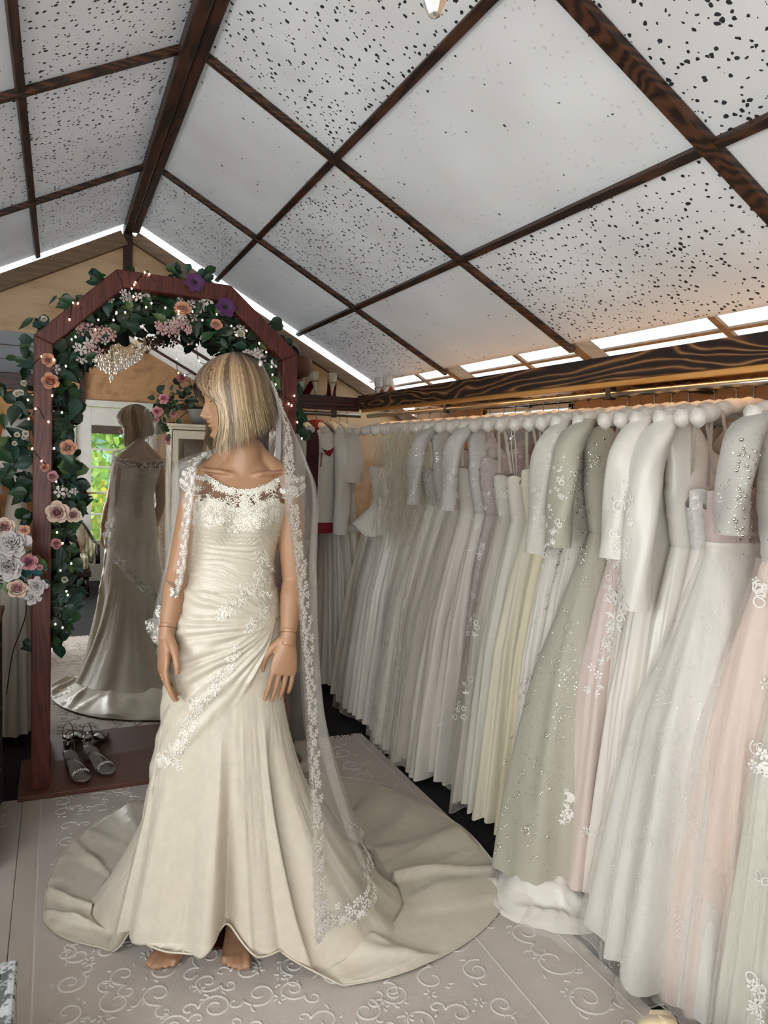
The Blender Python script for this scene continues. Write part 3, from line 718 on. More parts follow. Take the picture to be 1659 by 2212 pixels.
def strand(psi, zend, rs, wdt, tone):
    P = hair_path(psi, zend, rs, 14, rnd.uniform(0, 1)); n = len(P); b = len(hv)
    flick = rnd.uniform(-.010, .012)
    for i in range(n):
        p = P[i].copy(); u = i / (n - 1)
        out = np.array([p[0], p[1], 0]); o = np.linalg.norm(out) + 1e-6; out /= o
        if u > .8: p = p + out * flick * (u - .8) / .2
        tg = P[min(i + 1, n - 1)] - P[max(i - 1, 0)]; sd = np.cross(tg, out + np.array([0, 0, .6 * (1 - u)])); sd /= np.linalg.norm(sd) + 1e-9
        w_ = wdt * (1 if u < .75 else (1 - u) / .25 * .9 + .1)
        hv.append(tuple(p - sd * w_)); hv.append(tuple(p + sd * w_)); hc.extend([(tone, u)] * 2)
    for i in range(n - 1): hf.append((b + 2 * i, b + 2 * i + 1, b + 2 * i + 3, b + 2 * i + 2))
for layer, (cnt, rs0, rs1, short) in enumerate(((900, .955, .98, .0), (1500, .98, 1.012, .012), (500, 1.0, 1.02, .035))):
    for k in range(cnt):
        psi = rnd.uniform(-PI, PI)
        if rnd.random() < .25: psi = rnd.uniform(-1.4, 1.4)
        ze = tip_z(psi) + rnd.gauss(0, .010) + short * rnd.random() + .05 * rnd.random() ** 4
        if abs(psi) < .8: ze += rnd.random() * .05 * (1 - abs(psi) / .8)
        strand(psi, ze, rnd.uniform(rs0, rs1), rnd.uniform(.0011, .0022), min(1, max(0, .5 + .28 * noise1(psi * 6, 4) + rnd.gauss(0, .18))))
NP, NT_ = 96, 18
b = len(hv)
for i in range(NP):
    psi = -PI + 2 * PI * i / NP + 1e-4; P = hair_path(psi, tip_z(psi) + .012, .95, NT_)
    for j in range(NT_): hv.append(tuple(P[j])); hc.append((.35, j / (NT_ - 1) * .8))
for i in range(NP):
    i2 = (i + 1) % NP
    if i2 == 0 or abs((i + .5) - NP / 2) < 1:
        jm = 10
    else: jm = NT_ - 1
    if i2 == 0: jm = NT_ - 1
    if abs(-PI + 2 * PI * (i + .5) / NP) < .75: jm = 9
    for j in range(jm): hf.append((b + i * NT_ + j, b + i2 * NT_ + j, b + i2 * NT_ + j + 1, b + i * NT_ + j + 1))
hme = bpy.data.meshes.new('hair'); hme.from_pydata(hv, [], hf); hme.transform(hm)
ca = hme.attributes.new('strand', 'FLOAT_VECTOR', 'POINT'); ca.data.foreach_set('vector', np.array([(a, u, 0) for a, u in hc]).ravel())
hme.polygons.foreach_set('use_smooth', [True] * len(hf))
tN = NT('blonde_hair'); at = tN.n('ShaderNodeAttribute', attribute_name='strand'); sp = tN.n('ShaderNodeSeparateXYZ'); tN.l(at.outputs['Vector'], sp.inputs[0])
r1 = tN.ramp(sp.outputs[0], [(.15, lin(86, 61, 42)), (.5, lin(132, 101, 72)), (.85, lin(182, 149, 112))])
r2 = tN.ramp(sp.outputs[0], [(.15, lin(112, 91, 66)), (.5, lin(164, 138, 104)), (.85, lin(212, 189, 152))])
tN.l(tN.mix(tN.ramp(sp.outputs[1], [(.25, (0, 0, 0, 1)), (.85, (1, 1, 1, 1))]).outputs[0], r1.outputs[0], r2.outputs[0]), tN.p.inputs['Base Color']); tN.set(Roughness=.42, Sheen_Weight=.15)
hme.materials.append(tN.m); link('wig', hme, man)
# ------------------------------------------------------------------ the ivory gown on the mannequin
gown = thing('wedding_gown', 'ivory taffeta wedding gown with ruched waist and long train worn by the mannequin', 'wedding gown', None, (MX, MY, 0), MROT)
NA = 400
AL = np.linspace(-PI, PI, NA, endpoint=False)
def wpts(P):  # local array -> world array
    Q = P.copy(); Q[..., 0] = MX + P[..., 0] * MC - P[..., 1] * MS; Q[..., 1] = MY + P[..., 0] * MS + P[..., 1] * MC; return Q
def lpts(P):
    Q = P.copy(); x = P[..., 0] - MX; y = P[..., 1] - MY; Q[..., 0] = x * MC + y * MS; Q[..., 1] = -x * MS + y * MC; return Q
def outward(P):
    """unit normals of a grid whose first axis is the closed ring"""
    du = np.roll(P, -1, 0) - np.roll(P, 1, 0); dv = np.gradient(P, axis=1); n = np.cross(du, dv); n /= np.linalg.norm(n, axis=-1, keepdims=True) + 1e-9; return n
# upper part: bust, ruched midriff, hips
ztop = 1.352 + .012 * np.exp(-((np.abs(AL + PI / 2) - .55) / .3) ** 2) - .012 * np.exp(-((AL + PI / 2) / .25) ** 2) + .012 * (np.sin(AL) > .3)
NB = 120
V = np.linspace(0, 1, NB)
Zu = ztop[:, None] * (1 - V)[None, :] + .84 * V[None, :]
Au = AL[:, None] + 0 * Zu
PU = torso(Au, Zu, .007)
N = outward(PU); flip = np.sign((N[..., :2] * (PU[..., :2] - PU[..., :2].mean(0, keepdims=True))).sum(-1).mean()); N *= flip
# horizontal ruching between bust and waist
ru = smoothstep(Zu, 1.105, 1.14) * (1 - smoothstep(Zu, 1.272, 1.286))
wv = Zu / .0165 + .9 * noise2(Au * 2.2, Zu * 22, 1) + .35 * Au
d = ru * (.0028 * np.sin(2 * PI * wv) * (.55 + .45 * noise2(Au * 3.1, Zu * 40, 2)) + .0016 * np.sin(2 * PI * (wv * 1.9 + .3)))
# pleats fanning out of the left hip and wrapping diagonally down across the skirt
GA, GZ = math.radians(-28), 1.02      # gather point
def fan(Aa, Zz, lvl=1.0):
    dx = (Aa - GA) * .165; dz = Zz - GZ; psi = np.arctan2(-dz, -dx); rr = np.hypot(dx, dz)
    on = smoothstep(Zz, .38, .6) * (1 - smoothstep(Zz, 1.085, 1.12)) * smoothstep(rr, .02, .09) * smoothstep(-dx, -.03, .05) * (np.abs(Aa + PI / 2) < 1.75)
    seam = 1.06 - .10 * smoothstep(rr, .1, .45)
    above = smoothstep(seam - psi, -.02, .04)
    f = np.sin(2 * PI * (psi * 4.2 + .28 * noise2(rr * 7, psi * 3, 5))) * .0030 * smoothstep(rr, .05, .2) + np.sin(2 * PI * (psi * 9.1 + .3 * noise2(rr * 11, psi * 5, 6))) * .0024 + .0025 * noise2(rr * 26, psi * 13, 7)
    return lvl * (on * above * f + .006 * above * smoothstep(Zz, .3, .5) * (np.abs(Aa + PI / 2) < 1.6) * (Zz < 1.1)), psi - seam
d2, _ = fan(Au, Zu)
PU_plain = PU + N * d[..., None]; PU = PU + N * (d + d2)[..., None]
# skirt and train
P0 = wpts(PU_plain)[:, -1, :]                       # ring at z = .84, world
C0 = P0.mean(0); B = np.arctan2(P0[:, 1] - C0[1], P0[:, 0] - C0[0]); Bd = np.degrees(B); R0 = np.hypot(P0[:, 0] - C0[0], P0[:, 1] - C0[1])
Bu = np.where(Bd < -200, Bd + 360, Bd)
ang = [-200, -192, -186, -180, -160, -130, -114, -107, -101, -95, -89, -83, -77, -66, -58, -55, -52, -44, -28, -8, 18, 44, 60, 86, 104, 123, 143, 152, 160, 168, 174, 180]
rad = [.46, .34, .290, .262, .238, .210, .202, .186, .152, .145, .155, .200, .238, .252, .258, .30, .42, .50, .69, .975, 1.09, 1.18, 1.18, 1.06, .95, .79, .61, .55, .46, .34, .290, .262]
RT = interp(Bd, ang, rad)
sk = np.exp(-((Bd + 95) / 13.0) ** 4)
front = (1 - smoothstep(Bd, -60, -50)) * smoothstep(Bd, -181, -180) + smoothstep(Bd, 172, 180)
zend = np.where(front > .5, .084 + .072 * sk + .020 * smoothstep(-Bd, 100, 125), .02)
zend = np.convolve(np.concatenate([zend[-5:], zend, zend[:5]]), np.ones(11) / 11, 'valid')
RC = np.minimum(RT, .30 + .42 * np.maximum(RT - .30, 0))
NV1, NV2 = 110, 46
PS = np.zeros((NA, NV1 + NV2, 3)); ca, sa = np.cos(B), np.sin(B)
for j in range(NV1 + NV2):
    if j < NV1:
        u = j / (NV1 - 1); z = .84 + (zend - .84) * u
        tr = smoothstep(RT, .33, .6)
        g = u ** 1.35 * (1 - tr) + (.45 * u ** 1.2 + .55 * u ** 3.2) * tr
        r = R0 + (RC - R0) * g
        # flutes of the front, softer pleats all round
        r = r + smoothstep(u, .12, 1.0) * (.036 * noise1(Bd / 15.0, 3) + .007 * np.sin(np.radians(Bd) * 13 + 1.2)) * (1 + .6 * tr)
        r = r + .012 * smoothstep(u, .3, 1) * (np.exp(-((Bd + 66) / 7) ** 2) + np.exp(-((Bd + 116) / 8) ** 2) - np.exp(-((Bd + 142) / 7) ** 2) * .9 - np.exp(-((Bd + 50) / 5) ** 2) * 1.2)
        r = r - .060 * np.exp(-((Bd + 46) / 5.5) ** 2) * smoothstep(u, .12, .5) * (1 - .35 * smoothstep(u, .8, 1)) - .035 * np.exp(-((Bd - 158) / 6) ** 2) * smoothstep(u, .2, .6)
        r = r + smoothstep(u, .15, .9) * tr * (.030 * noise1(Bd / 17.0, 13) + .016 * noise1(Bd / 7.0, 14))
        r = r + .05 * sk * smoothstep(u, 0, .5) * (1 - smoothstep(u, .5, 1.0)) * .3
        zz_ = z
    else:
        k = (j - NV1 + 1) / NV2; r = RC + (RT - RC) * k + .005 * noise1(Bd / 13.0, 3)
        amp = smoothstep(RT, .36, .6)
        rg_ = lambda x_, sd: np.maximum(0, 1 - np.abs(noise1(x_, sd)) * 2.4) ** 1.5
        rip = .95 * rg_(Bd / 10.0 + .55 * k, 8) + .65 * rg_(Bd / 6.0 - .8 * k + 3, 9) * (.4 + .6 * k) + .45 * noise2(Bd / 16.0, k * 2.6 + 0 * Bd, 10)
        rip = np.maximum(0, rip); rip = sum(np.roll(rip, q) for q in (-1, 0, 1)) / 3
        zz_ = (.02 + amp * (.040 * rip * (1 - .40 * k) + .020 * (1 - k)) * (1 - smoothstep(k, .94, 1.0) * .8)) * amp + zend * (1 - amp)
        zz_ = np.maximum(zz_, np.where(amp > .05, .0185, 0))
    PS[:, j, 0] = C0[0] + r * ca; PS[:, j, 1] = C0[1] + r * sa; PS[:, j, 2] = zz_
# wrap pleats carried on below the hip
Asw = AL[:, None] + 0 * PS[:, :NV1, 2]; d3, below = fan(Asw, PS[:, :NV1, 2]); PSl = lpts(PS); Ns = outward(PSl)
Ns *= np.sign((Ns[:, :40, :2] * (PSl[:, :40, :2])).sum(-1).mean())
PSl[:, :NV1] += Ns[:, :NV1] * d3[..., None]
# crinkles
cr = .0010 * noise2(Asw * 24, PS[:, :NV1, 2] * 16, 21) * smoothstep(.84 - PS[:, :NV1, 2], 0, .2); PSl[:, :NV1] += Ns[:, :NV1] * cr[..., None]
def ring_obj(name, P, mat, parent, hem=False):
    m = MB(); m.grid(P, cu=True); o = m.build(name, mat, parent); return o
jb = 24   # rows: bust 0..jb, midriff and hips after
jw = int(NB * (1.352 - 1.278) / (1.352 - .84)); jh = int(NB * (1.352 - 1.118) / (1.352 - .84))
ring_obj('bodice', PU[:, :jw + 1], m_gown, gown); ring_obj('ruched_waistband', PU[:, jw:jh + 1], m_gown, gown)
FULL = np.concatenate([PU[:, jh:], PSl[:, 2:]], axis=1)
skirt = ring_obj('skirt', FULL, m_gown, gown)
# rolled hem
m = MB(); hemP = PSl[:, -1] ; m.tube([tuple(p) for p in hemP] + [tuple(hemP[0])], .0028, 6, cap=False); m.build('hem', m_gown, gown)
# sheer yoke above the bust with a scalloped lace neckline
xs_front = np.linspace(-1, 1, 61)
def neck_z(al):
    """height of the neckline edge round the body (front -90, back 90)"""
    a = np.degrees(al)
    return interp(a, [-180, -165, -150, -128, -112, -100, -90, -80, -68, -52, -30, -15, 0, 40, 70, 90, 110, 140, 180], [1.40, 1.415, 1.425, 1.415, 1.398, 1.389, 1.386, 1.389, 1.398, 1.415, 1.425, 1.415, 1.40, 1.42, 1.41, 1.40, 1.41, 1.42, 1.40])
nz_ = neck_z(AL); K = 14; W = np.linspace(0, 1, K)
Zy = ztop[:, None] * (1 - W) + nz_[:, None] * W; PY = torso(AL[:, None] + 0 * Zy, Zy, .0055)
ring_obj('sheer_yoke', PY, m_sheer, gown)
# cap sleeves: short lace straps round the tops of the arms
def cap_sleeve(S_, E_, sg):
    m = MB(); d_ = (E_ - S_).normalized(); n1 = Vector((0, -1, 0)); n1 = (n1 - d_ * n1.dot(d_)).normalized(); n2 = d_.cross(n1)
    nu, nv = 40, 7; P = np.zeros((nu, nv, 3))
    for i in range(nu):
        a = 2 * PI * i / nu
        for j in range(nv):
            r = .0470 + .0006 * j; k = -.034 + j * .0085 * (1 + .2 * math.cos(2 * a)); c = S_ + d_ * k; P[i, j] = c + n1 * r * math.cos(a) + n2 * r * math.sin(a)
    m.grid(P, cu=True); o = m.build('cap_sleeve', m_net, gown); return P
CSL = cap_sleeve(LS, LE, 1); CSR = cap_sleeve(RS, RE, -1)

# embroidery motifs
def flower(mb_, M, r, n=5, h=.0035):
    for k in range(n):
        a = 2 * PI * k / n; ca_, sa_ = math.cos(a), math.sin(a); cx, cy = ca_ * r * .62, sa_ * r * .62
        vs = [(ca_ * r * .16, sa_ * r * .16, h * .6), (cx - sa_ * r * .30, cy + ca_ * r * .30, h * .25), (ca_ * r, sa_ * r, h * .25), (cx + sa_ * r * .30, cy - ca_ * r * .30, h * .25), (cx, cy, h)]
        mb_.add([M @ Vector(v) for v in vs], [(0, 1, 4), (1, 2, 4), (2, 3, 4), (3, 0, 4)])
    vs = [(0, 0, h * 1.5)] + [(r * .2 * math.cos(2 * PI * k / 6), r * .2 * math.sin(2 * PI * k / 6), h * .5) for k in range(6)]
    mb_.add([M @ Vector(v) for v in vs], [(0, 1 + k, 1 + (k + 1) % 6) for k in range(6)])
def leaflet(mb_, M, ln, h=.002):
    vs = [(0, 0, 0), (ln * .45, ln * .2, h * .3), (ln, 0, h * .3), (ln * .45, -ln * .2, h * .3), (ln * .5, 0, h)]
    mb_.add([M @ Vector(v) for v in vs], [(0, 4, 1), (1, 4, 2), (2, 4, 3), (3, 4, 0)])
def loopcord(mb_, M, r, wd=.0012, a0=0.0, a1=5.2, n=12):
    P = np.zeros((n, 2, 3))
    for i in range(n):
        a = a0 + (a1 - a0) * i / (n - 1); rr = r * (1 - .55 * i / (n - 1))
        for j, s in enumerate((-1, 1)): P[i, j] = M @ Vector((math.cos(a) * (rr + s * wd), math.sin(a) * (rr + s * wd), .0018))
    mb_.grid(P)
def bead(mb_, M, r):
    vs = [(0, 0, r * 1.4)] + [(r * math.cos(2 * PI * k / 5), r * math.sin(2 * PI * k / 5), 0) for k in range(5)]
    mb_.add([M @ Vector(v) for v in vs], [(0, 1 + k, 1 + (k + 1) % 5) for k in range(5)])
# ray targets
gm = MB(); gm.grid(wpts(PU), cu=True); gm.grid(wpts(FULL), cu=True); gm.grid(wpts(PY), cu=True)
bvh_gown = BVHTree.FromPolygons([Vector(v) for v in gm.v], gm.f)
def hit(px, py, bvh):
    d_ = ray_dir(px, py); loc, n_, i_, dist = bvh.ray_cast(EYE, d_)
    if loc is None: return None
    if n_.dot(d_) > 0: n_ = -n_
    return loc, n_
rnd = random.Random(21)
lm, bd = MB(), MB()
def motif(px, py, r, kind=None):
    h_ = hit(px, py, bvh_gown)
    if h_ is None: return
    M = frame_n(h_[0] + h_[1] * .0008, h_[1], rnd.uniform(0, 2 * PI)); M = to_loc4 @ M
    k = kind or rnd.choice('fflcl')
    if k == 'f': flower(lm, M, r); bead(bd, M @ Matrix.Translation((0, 0, .003)), r * .16)
    elif k == 'l':
        for q in range(rnd.randint(2, 4)): leaflet(lm, M @ Matrix.Rotation(q * 1.1, 4, 'Z'), r * 1.3)
    else: loopcord(lm, M, r)
    for q in range(2):
        a = rnd.uniform(0, 2 * PI); bead(bd, M @ Matrix.Translation((math.cos(a) * r * 1.2, math.sin(a) * r * 1.2, .0005)), .0016)
to_loc4 = Matrix.Rotation(-MROT, 4, 'Z') @ Matrix.Translation((-MX, -MY, 0))
def along(path, n, w0, w1, r):
    for k in range(n):
        u = rnd.random(); q = u * (len(path) - 1); i = min(int(q), len(path) - 2); f_ = q - i
        x = path[i][0] * (1 - f_) + path[i + 1][0] * f_; y = path[i][1] * (1 - f_) + path[i + 1][1] * f_; wd_ = w0 + (w1 - w0) * u
        a = rnd.uniform(0, 2 * PI); q_ = math.sqrt(rnd.random()) * wd_; motif(x + math.cos(a) * q_, y + math.sin(a) * q_, r * rnd.uniform(.7, 1.2))
# bust: dense all-over lace, thinning downwards
for k in range(430):
    x = rnd.uniform(408, 602); y = 1068 + 72 * rnd.random() ** .9
    y += 10 * math.cos((x - 505) / 97 * PI / 2) * .6
    if y > 1118 and rnd.random() < .55: continue
    motif(x, y, rnd.uniform(.0065, .011))
# neckline band
for k in range(150):
    x = rnd.uniform(428, 600); edge = interp(x, [428, 440, 460, 490, 520, 545, 575, 600], [985, 1022, 1040, 1052, 1060, 1059, 1050, 1040]); motif(x, edge + abs(rnd.gauss(0, 7)), rnd.uniform(.006, .0095))
# hip spray and the diagonal spray along the wrap seam
along([(545, 1190), (575, 1225), (562, 1255), (585, 1240)], 46, 12, 30, .0105)
along([(565, 1255), (530, 1275), (500, 1310), (470, 1332)], 52, 26, 9, .0105)
along([(590, 1290), (570, 1325), (545, 1350), (533, 1362)], 36, 16, 6, .010)
along([(512, 1402), (495, 1440), (475, 1478), (448, 1503), (418, 1530)], 70, 8, 16, .0105)
along([(478, 1462), (505, 1440)], 16, 14, 8, .010)
along([(418, 1530), (412, 1560), (400, 1595), (385, 1618)], 44, 16, 12, .0105)
along([(385, 1612), (358, 1640), (352, 1650), (385, 1650)], 40, 14, 16, .011)
o = lm.build('lace_applique', m_lace_cream, gown); o['kind'] = 'stuff'
o = bd.build('beading', m_bead, gown); o['kind'] = 'stuff'
# scalloped edge of neckline and cap sleeves
m = MB()
def edge_scallops(mb_, ring, step, r):
    for i in range(0, len(ring), step):
        p = Vector(ring[i]); q = Vector(ring[(i + step) % len(ring)]); t_ = (q - p).normalized(); c = Vector((MX * 0, 0, p.z)); out = Vector((p.x - .02, p.y, 0)).normalized(); n_ = (out - t_ * out.dot(t_)).normalized()
        M = basis(p.lerp(q, .5) + n_ * .001, t_, n_.cross(t_), n_); loopcord(mb_, M, r, .0013, -.4, PI + .4, 9); flower(mb_, M @ Matrix.Translation((0, -r * .8, 0)), r * .8)
edge_scallops(m, PY[:, -1], 6, .0075)
for k in range(170):      # embroidery over the back of the yoke and the shoulders of the bodice
    al_ = rnd.uniform(.25, PI - .25); z_ = rnd.uniform(1.315, 1.405); p_ = torso(np.array(al_), np.array(z_), .0085); c_ = Vector(p_); n_ = Vector((p_[0] - .02, p_[1], 0)).normalized()
    if rnd.random() < .45 and z_ < 1.345: continue
    flower(m, frame_n(c_, n_, rnd.uniform(0, 6)), rnd.uniform(.007, .0115))
o = m.build('neckline_lace', m_lace, gown); o['kind'] = 'stuff'
for CS in (CSL, CSR):
    m = MB(); nu = CS.shape[0]
    for i in range(nu):
        for j in (1, 4):
            if rnd.random() < .85:
                p = Vector(CS[i, j]); c = Vector(CS[:, j].mean(0)); n_ = (p - c).normalized(); flower(m, frame_n(p + n_ * .001, n_, rnd.uniform(0, 6)), rnd.uniform(.007, .010))
    m.tube([tuple(p) for p in CS[:, -1]] + [tuple(CS[0, -1])], .0014, 5, cap=False)
    o = m.build('sleeve_lace', m_lace, gown); o['kind'] = 'stuff'
# laced back
m = MB(); zb = np.linspace(1.36, 1.04, 17)
bk = lambda x, z: (lambda p: (float(p[0]), float(p[1]) + .004, z))(torso(np.array(PI / 2 - x / interp(z, TZ, TA)), np.array(z), .0075))
for i in range(16):
    m.tube([bk(-.018, zb[i]), bk(0, (zb[i] + zb[i + 1]) / 2), bk(.018, zb[i + 1])], .0034, 6); m.tube([bk(.018, zb[i]), bk(0, (zb[i] + zb[i + 1]) / 2), bk(-.018, zb[i + 1])], .0034, 6)
    for s in (-1, 1): m.tube([bk(s * .024, zb[i] - .004), bk(s * .014, zb[i]), bk(s * .024, zb[i] + .006)], .0034, 6)
o = m.build('corset_lacing', m_gown_under, gown); o['kind'] = 'stuff'

# ------------------------------------------------------------------ the veil
veil = thing('bridal_veil', 'long sheer bridal veil with scalloped lace edging draped from the wig', 'veil')
UC = [0, .15, .35, .55, .75, .9, 1.0]
CV = [[(.515, 2.19, 1.72), (.50, 2.215, 1.60), (.425, 2.17, 1.50), (.358, 2.075, 1.455), (.345, 2.04, 1.38), (.332, 2.04, 1.27), (.322, 2.055, 1.17), (.303, 2.075, 1.085)],
      [(.520, 2.20, 1.73), (.535, 2.245, 1.60), (.42, 2.26, 1.50), (.332, 2.205, 1.455), (.322, 2.19, 1.36), (.322, 2.195, 1.22), (.318, 2.205, 1.10), (.312, 2.22, 1.02)],
      [(.528, 2.19, 1.745), (.585, 2.25, 1.60), (.47, 2.30, 1.48), (.41, 2.275, 1.40), (.375, 2.29, 1.25), (.345, 2.32, 1.10), (.315, 2.36, .95), (.295, 2.39, .84)],
      [(.534, 2.16, 1.755), (.615, 2.23, 1.60), (.58, 2.29, 1.48), (.565, 2.285, 1.38), (.565, 2.33, 1.15), (.575, 2.40, .90), (.585, 2.47, .66), (.59, 2.53, .50)],
      [(.536, 2.12, 1.757), (.630, 2.17, 1.60), (.67, 2.20, 1.48), (.695, 2.205, 1.36), (.71, 2.25, 1.10), (.74, 2.32, .75), (.80, 2.42, .45), (.86, 2.50, .27)],
      [(.530, 2.07, 1.752), (.615, 2.085, 1.60), (.675, 2.075, 1.47), (.705, 2.055, 1.36), (.712, 2.06, 1.10), (.745, 2.07, .70), (.84, 2.06, .36), (.925, 2.02, .15)],
      [(.520, 2.035, 1.74), (.575, 2.02, 1.60), (.572, 1.985, 1.47), (.572, 1.935, 1.35), (.605, 1.925, 1.12), (.640, 1.90, .75), (.655, 1.86, .40), (.668, 1.835, .125)]]
NU, NVv = 150, 90
curves = [catmull(c, NVv) for c in CV]
VP = np.zeros((NU, NVv, 3))
us = np.linspace(0, 1, NU)
for j in range(NVv):
    col = catmull([c[j] for c in curves], 400); ul = np.interp(np.linspace(0, 1, 400), np.linspace(0, 1, len(UC)), UC)
    for k in range(3): VP[:, j, k] = np.interp(us, ul, col[:, k])
vv = np.linspace(0, 1, NVv); cen = np.array([.48, 2.13]); rd = VP[..., :2] - cen; rd /= np.linalg.norm(rd, axis=-1, keepdims=True)
edgef = smoothstep(us, 0, .06) * (1 - smoothstep(us, .94, 1))
ampl = (.003 + .024 * smoothstep(vv, .15, .9))[None, :] * (.35 + .65 * edgef)[:, None]
ph = 2 * PI * (11 * us[:, None] + .25 * noise2(us[:, None] * 9, vv[None, :] * 3, 31)); fold = ampl * (.7 * np.sin(ph) + .4 * np.sin(ph * 2.3 + 1.1) + .8 * noise2(us[:, None] * 14, vv[None, :] * 2.2, 32))
VP[..., :2] += rd * (fold + .004)[..., None]
VP[:, 0] += 0
m = MB(); m.grid(VP); vobj = m.build('tulle', m_veil, veil)
# gathered comb
m = MB(); m.tube([tuple(VP[i, 0] + np.array([-.004, 0, .002])) for i in range(0, NU, 4)], .005, 8); m.build('comb', m_lace, veil)
# lace border: along the near edge, the hem and the far edge
bpts = [(NU - 1, j) for j in range(6, NVv)] + [(i, NVv - 1) for i in range(NU - 2, 0, -1)] + [(0, j) for j in range(NVv - 1, 18, -1)]
BP = [VP[i, j] for i, j in bpts]
inn = []
for i, j in bpts:
    ii = max(i - 6, 0) if i == NU - 1 else (min(i + 6, NU - 1) if i == 0 else i); jj = max(j - 5, 0) if j == NVv - 1 else j
    inn.append(VP[ii, jj])
Ls = np.concatenate([[0], np.cumsum(np.linalg.norm(np.diff(np.array(BP), axis=0), axis=1))])
def border(s):
    k = min(max(np.searchsorted(Ls, s) - 1, 0), len(BP) - 2); f_ = (s - Ls[k]) / max(Ls[k + 1] - Ls[k], 1e-6)
    p = Vector(BP[k] * (1 - f_) + BP[k + 1] * f_); a = max(k - 3, 0); b_ = min(k + 4, len(BP) - 1); t_ = Vector(BP[b_] - BP[a]).normalized()
    q = Vector(inn[k] - BP[k]); q = (q - t_ * q.dot(t_)).normalized(); return p, t_, q
m = MB(); net = MB(); s = 0.0; tot = Ls[-1]; rnd = random.Random(5); kk = 0
while s < tot:
    p, t_, q = border(s); n_ = t_.cross(q).normalized()
    if n_.dot(EYE - p) < 0: n_ = -n_
    M = basis(p + n_ * .0012, t_, q, n_, 1.32 if s < tot * .72 else .85)
    # edge cord with little picots
    loopcord(m, M @ Matrix.Translation((0, .004 + .004 * math.sin(s / .045 * 2 * PI), 0)), .006, .0016, -.3, PI + .3, 8)
    if kk % 4 == 0:
        y0 = rnd.uniform(.018, .03); flower(m, M @ Matrix.Translation((0, y0, 0)) @ Matrix.Rotation(rnd.uniform(0, 6), 4, 'Z'), rnd.uniform(.013, .018), rnd.choice((5, 5, 6)), .004)
    elif kk % 4 == 2:
        for a in np.linspace(.3, PI - .3, 6): leaflet(m, M @ Matrix.Translation((0, .008, 0)) @ Matrix.Rotation(a, 4, 'Z'), rnd.uniform(.015, .020))
    else:
        flower(m, M @ Matrix.Translation((rnd.uniform(-.006, .006), rnd.uniform(.03, .046), 0)), rnd.uniform(.008, .012)); leaflet(m, M @ Matrix.Translation((0, .014, 0)) @ Matrix.Rotation(rnd.uniform(.3, 2.8), 4, 'Z'), .016)
        loopcord(m, M @ Matrix.Translation((0, .02, 0)), .007, .0012, rnd.uniform(0, 6), 9, 10)
    kk += 1; s += .0150
o = m.build('lace_edging', m_lace, veil); o['kind'] = 'stuff'
# fine net behind the lace
S_ = np.linspace(0, tot, 420); P = np.zeros((420, 2, 3))
for i, s in enumerate(S_):
    p, t_, q = border(min(s, tot - 1e-4)); P[i, 0] = p + q * (.004 * math.sin(s / .045 * 2 * PI)); P[i, 1] = p + q * (.050 + .014 * noise1(s * 30, 4))
net.grid(P); net.build('lace_ground', m_net, veil)
# ------------------------------------------------------------------ gowns on the long rail
m_pad = satin('padded_hanger_satin', lin(222, 216, 206), .42, .35, 40, (1, 1, 1))
def fab(name, c, rough=.55, bump=.12, var=.04, stretch=(1, 1, .2), scale=18, sheen=.3): return satin(name, lin(*c), rough, bump, scale, stretch, sheen, var)
def lace_mat(name, ground, thread, scale=55, thr=.09, dens=.5):
    """corded lace: pale thread outlining cells and filled petals over a net ground"""
    t = NT(name); v = t.coord(); nz = t.noise(v, 14, 2)
    add = t.n('ShaderNodeMixRGB'); add.blend_type = 'ADD'; add.inputs[0].default_value = .05; t.l(v, add.inputs[1]); t.l(nz.outputs[1], add.inputs[2])
    vo = t.n('ShaderNodeTexVoronoi'); vo.feature = 'DISTANCE_TO_EDGE'; vo.inputs['Scale'].default_value = scale; t.l(add.outputs[0], vo.inputs['Vector'])
    ve = t.n('ShaderNodeTexVoronoi'); ve.inputs['Scale'].default_value = scale * .45; t.l(add.outputs[0], ve.inputs['Vector'])
    e1 = t.math('LESS_THAN', vo.outputs['Distance'], thr); sp = t.n('ShaderNodeSeparateColor'); t.l(ve.outputs['Color'], sp.inputs[0])
    mot = t.math('MULTIPLY', t.math('LESS_THAN', sp.outputs[0], dens), t.math('LESS_THAN', ve.outputs['Distance'], .34))
    rings = t.math('GREATER_THAN', t.math('SINE', t.math('MULTIPLY', ve.outputs['Distance'], 46)), .1)
    f = t.math('MAXIMUM', t.math('MULTIPLY', mot, rings), t.math('MULTIPLY', e1, .22))
    t.l(t.mix(f, lin(*ground), lin(*thread)), t.p.inputs['Base Color']); t.set(Roughness=.6, Sheen_Weight=.2); t.bump(f, .5, .002); return t.m
def sparkle_mat(name, c, scale=240, keep=.10, glint=(250, 248, 240)):
    t = NT(name); v = t.coord(); nz = t.noise(t.coord((1, 1, .15)), 16, 3); base = t.ramp(nz.outputs[0], [(.3, shade(lin(*c), .95)), (.7, shade(lin(*c), 1.05))])
    vo = t.n('ShaderNodeTexVoronoi'); vo.inputs['Scale'].default_value = scale; t.l(v, vo.inputs['Vector']); sp = t.n('ShaderNodeSeparateColor'); t.l(vo.outputs['Color'], sp.inputs[0])
    big = t.noise(v, 5, 2)
    s = t.math('MULTIPLY', t.math('LESS_THAN', sp.outputs[0], t.math('MULTIPLY', t.math('SUBTRACT', big.outputs[0], .3), keep * 4)), t.math('LESS_THAN', vo.outputs['Distance'], .22))
    t.l(t.mix(s, base.outputs[0], lin(*glint)), t.p.inputs['Base Color']); t.l(s, t.p.inputs['Metallic']); t.l(t.math('SUBTRACT', .6, t.math('MULTIPLY', s, .45)), t.p.inputs['Roughness']); t.set(Sheen_Weight=.2); return t.m
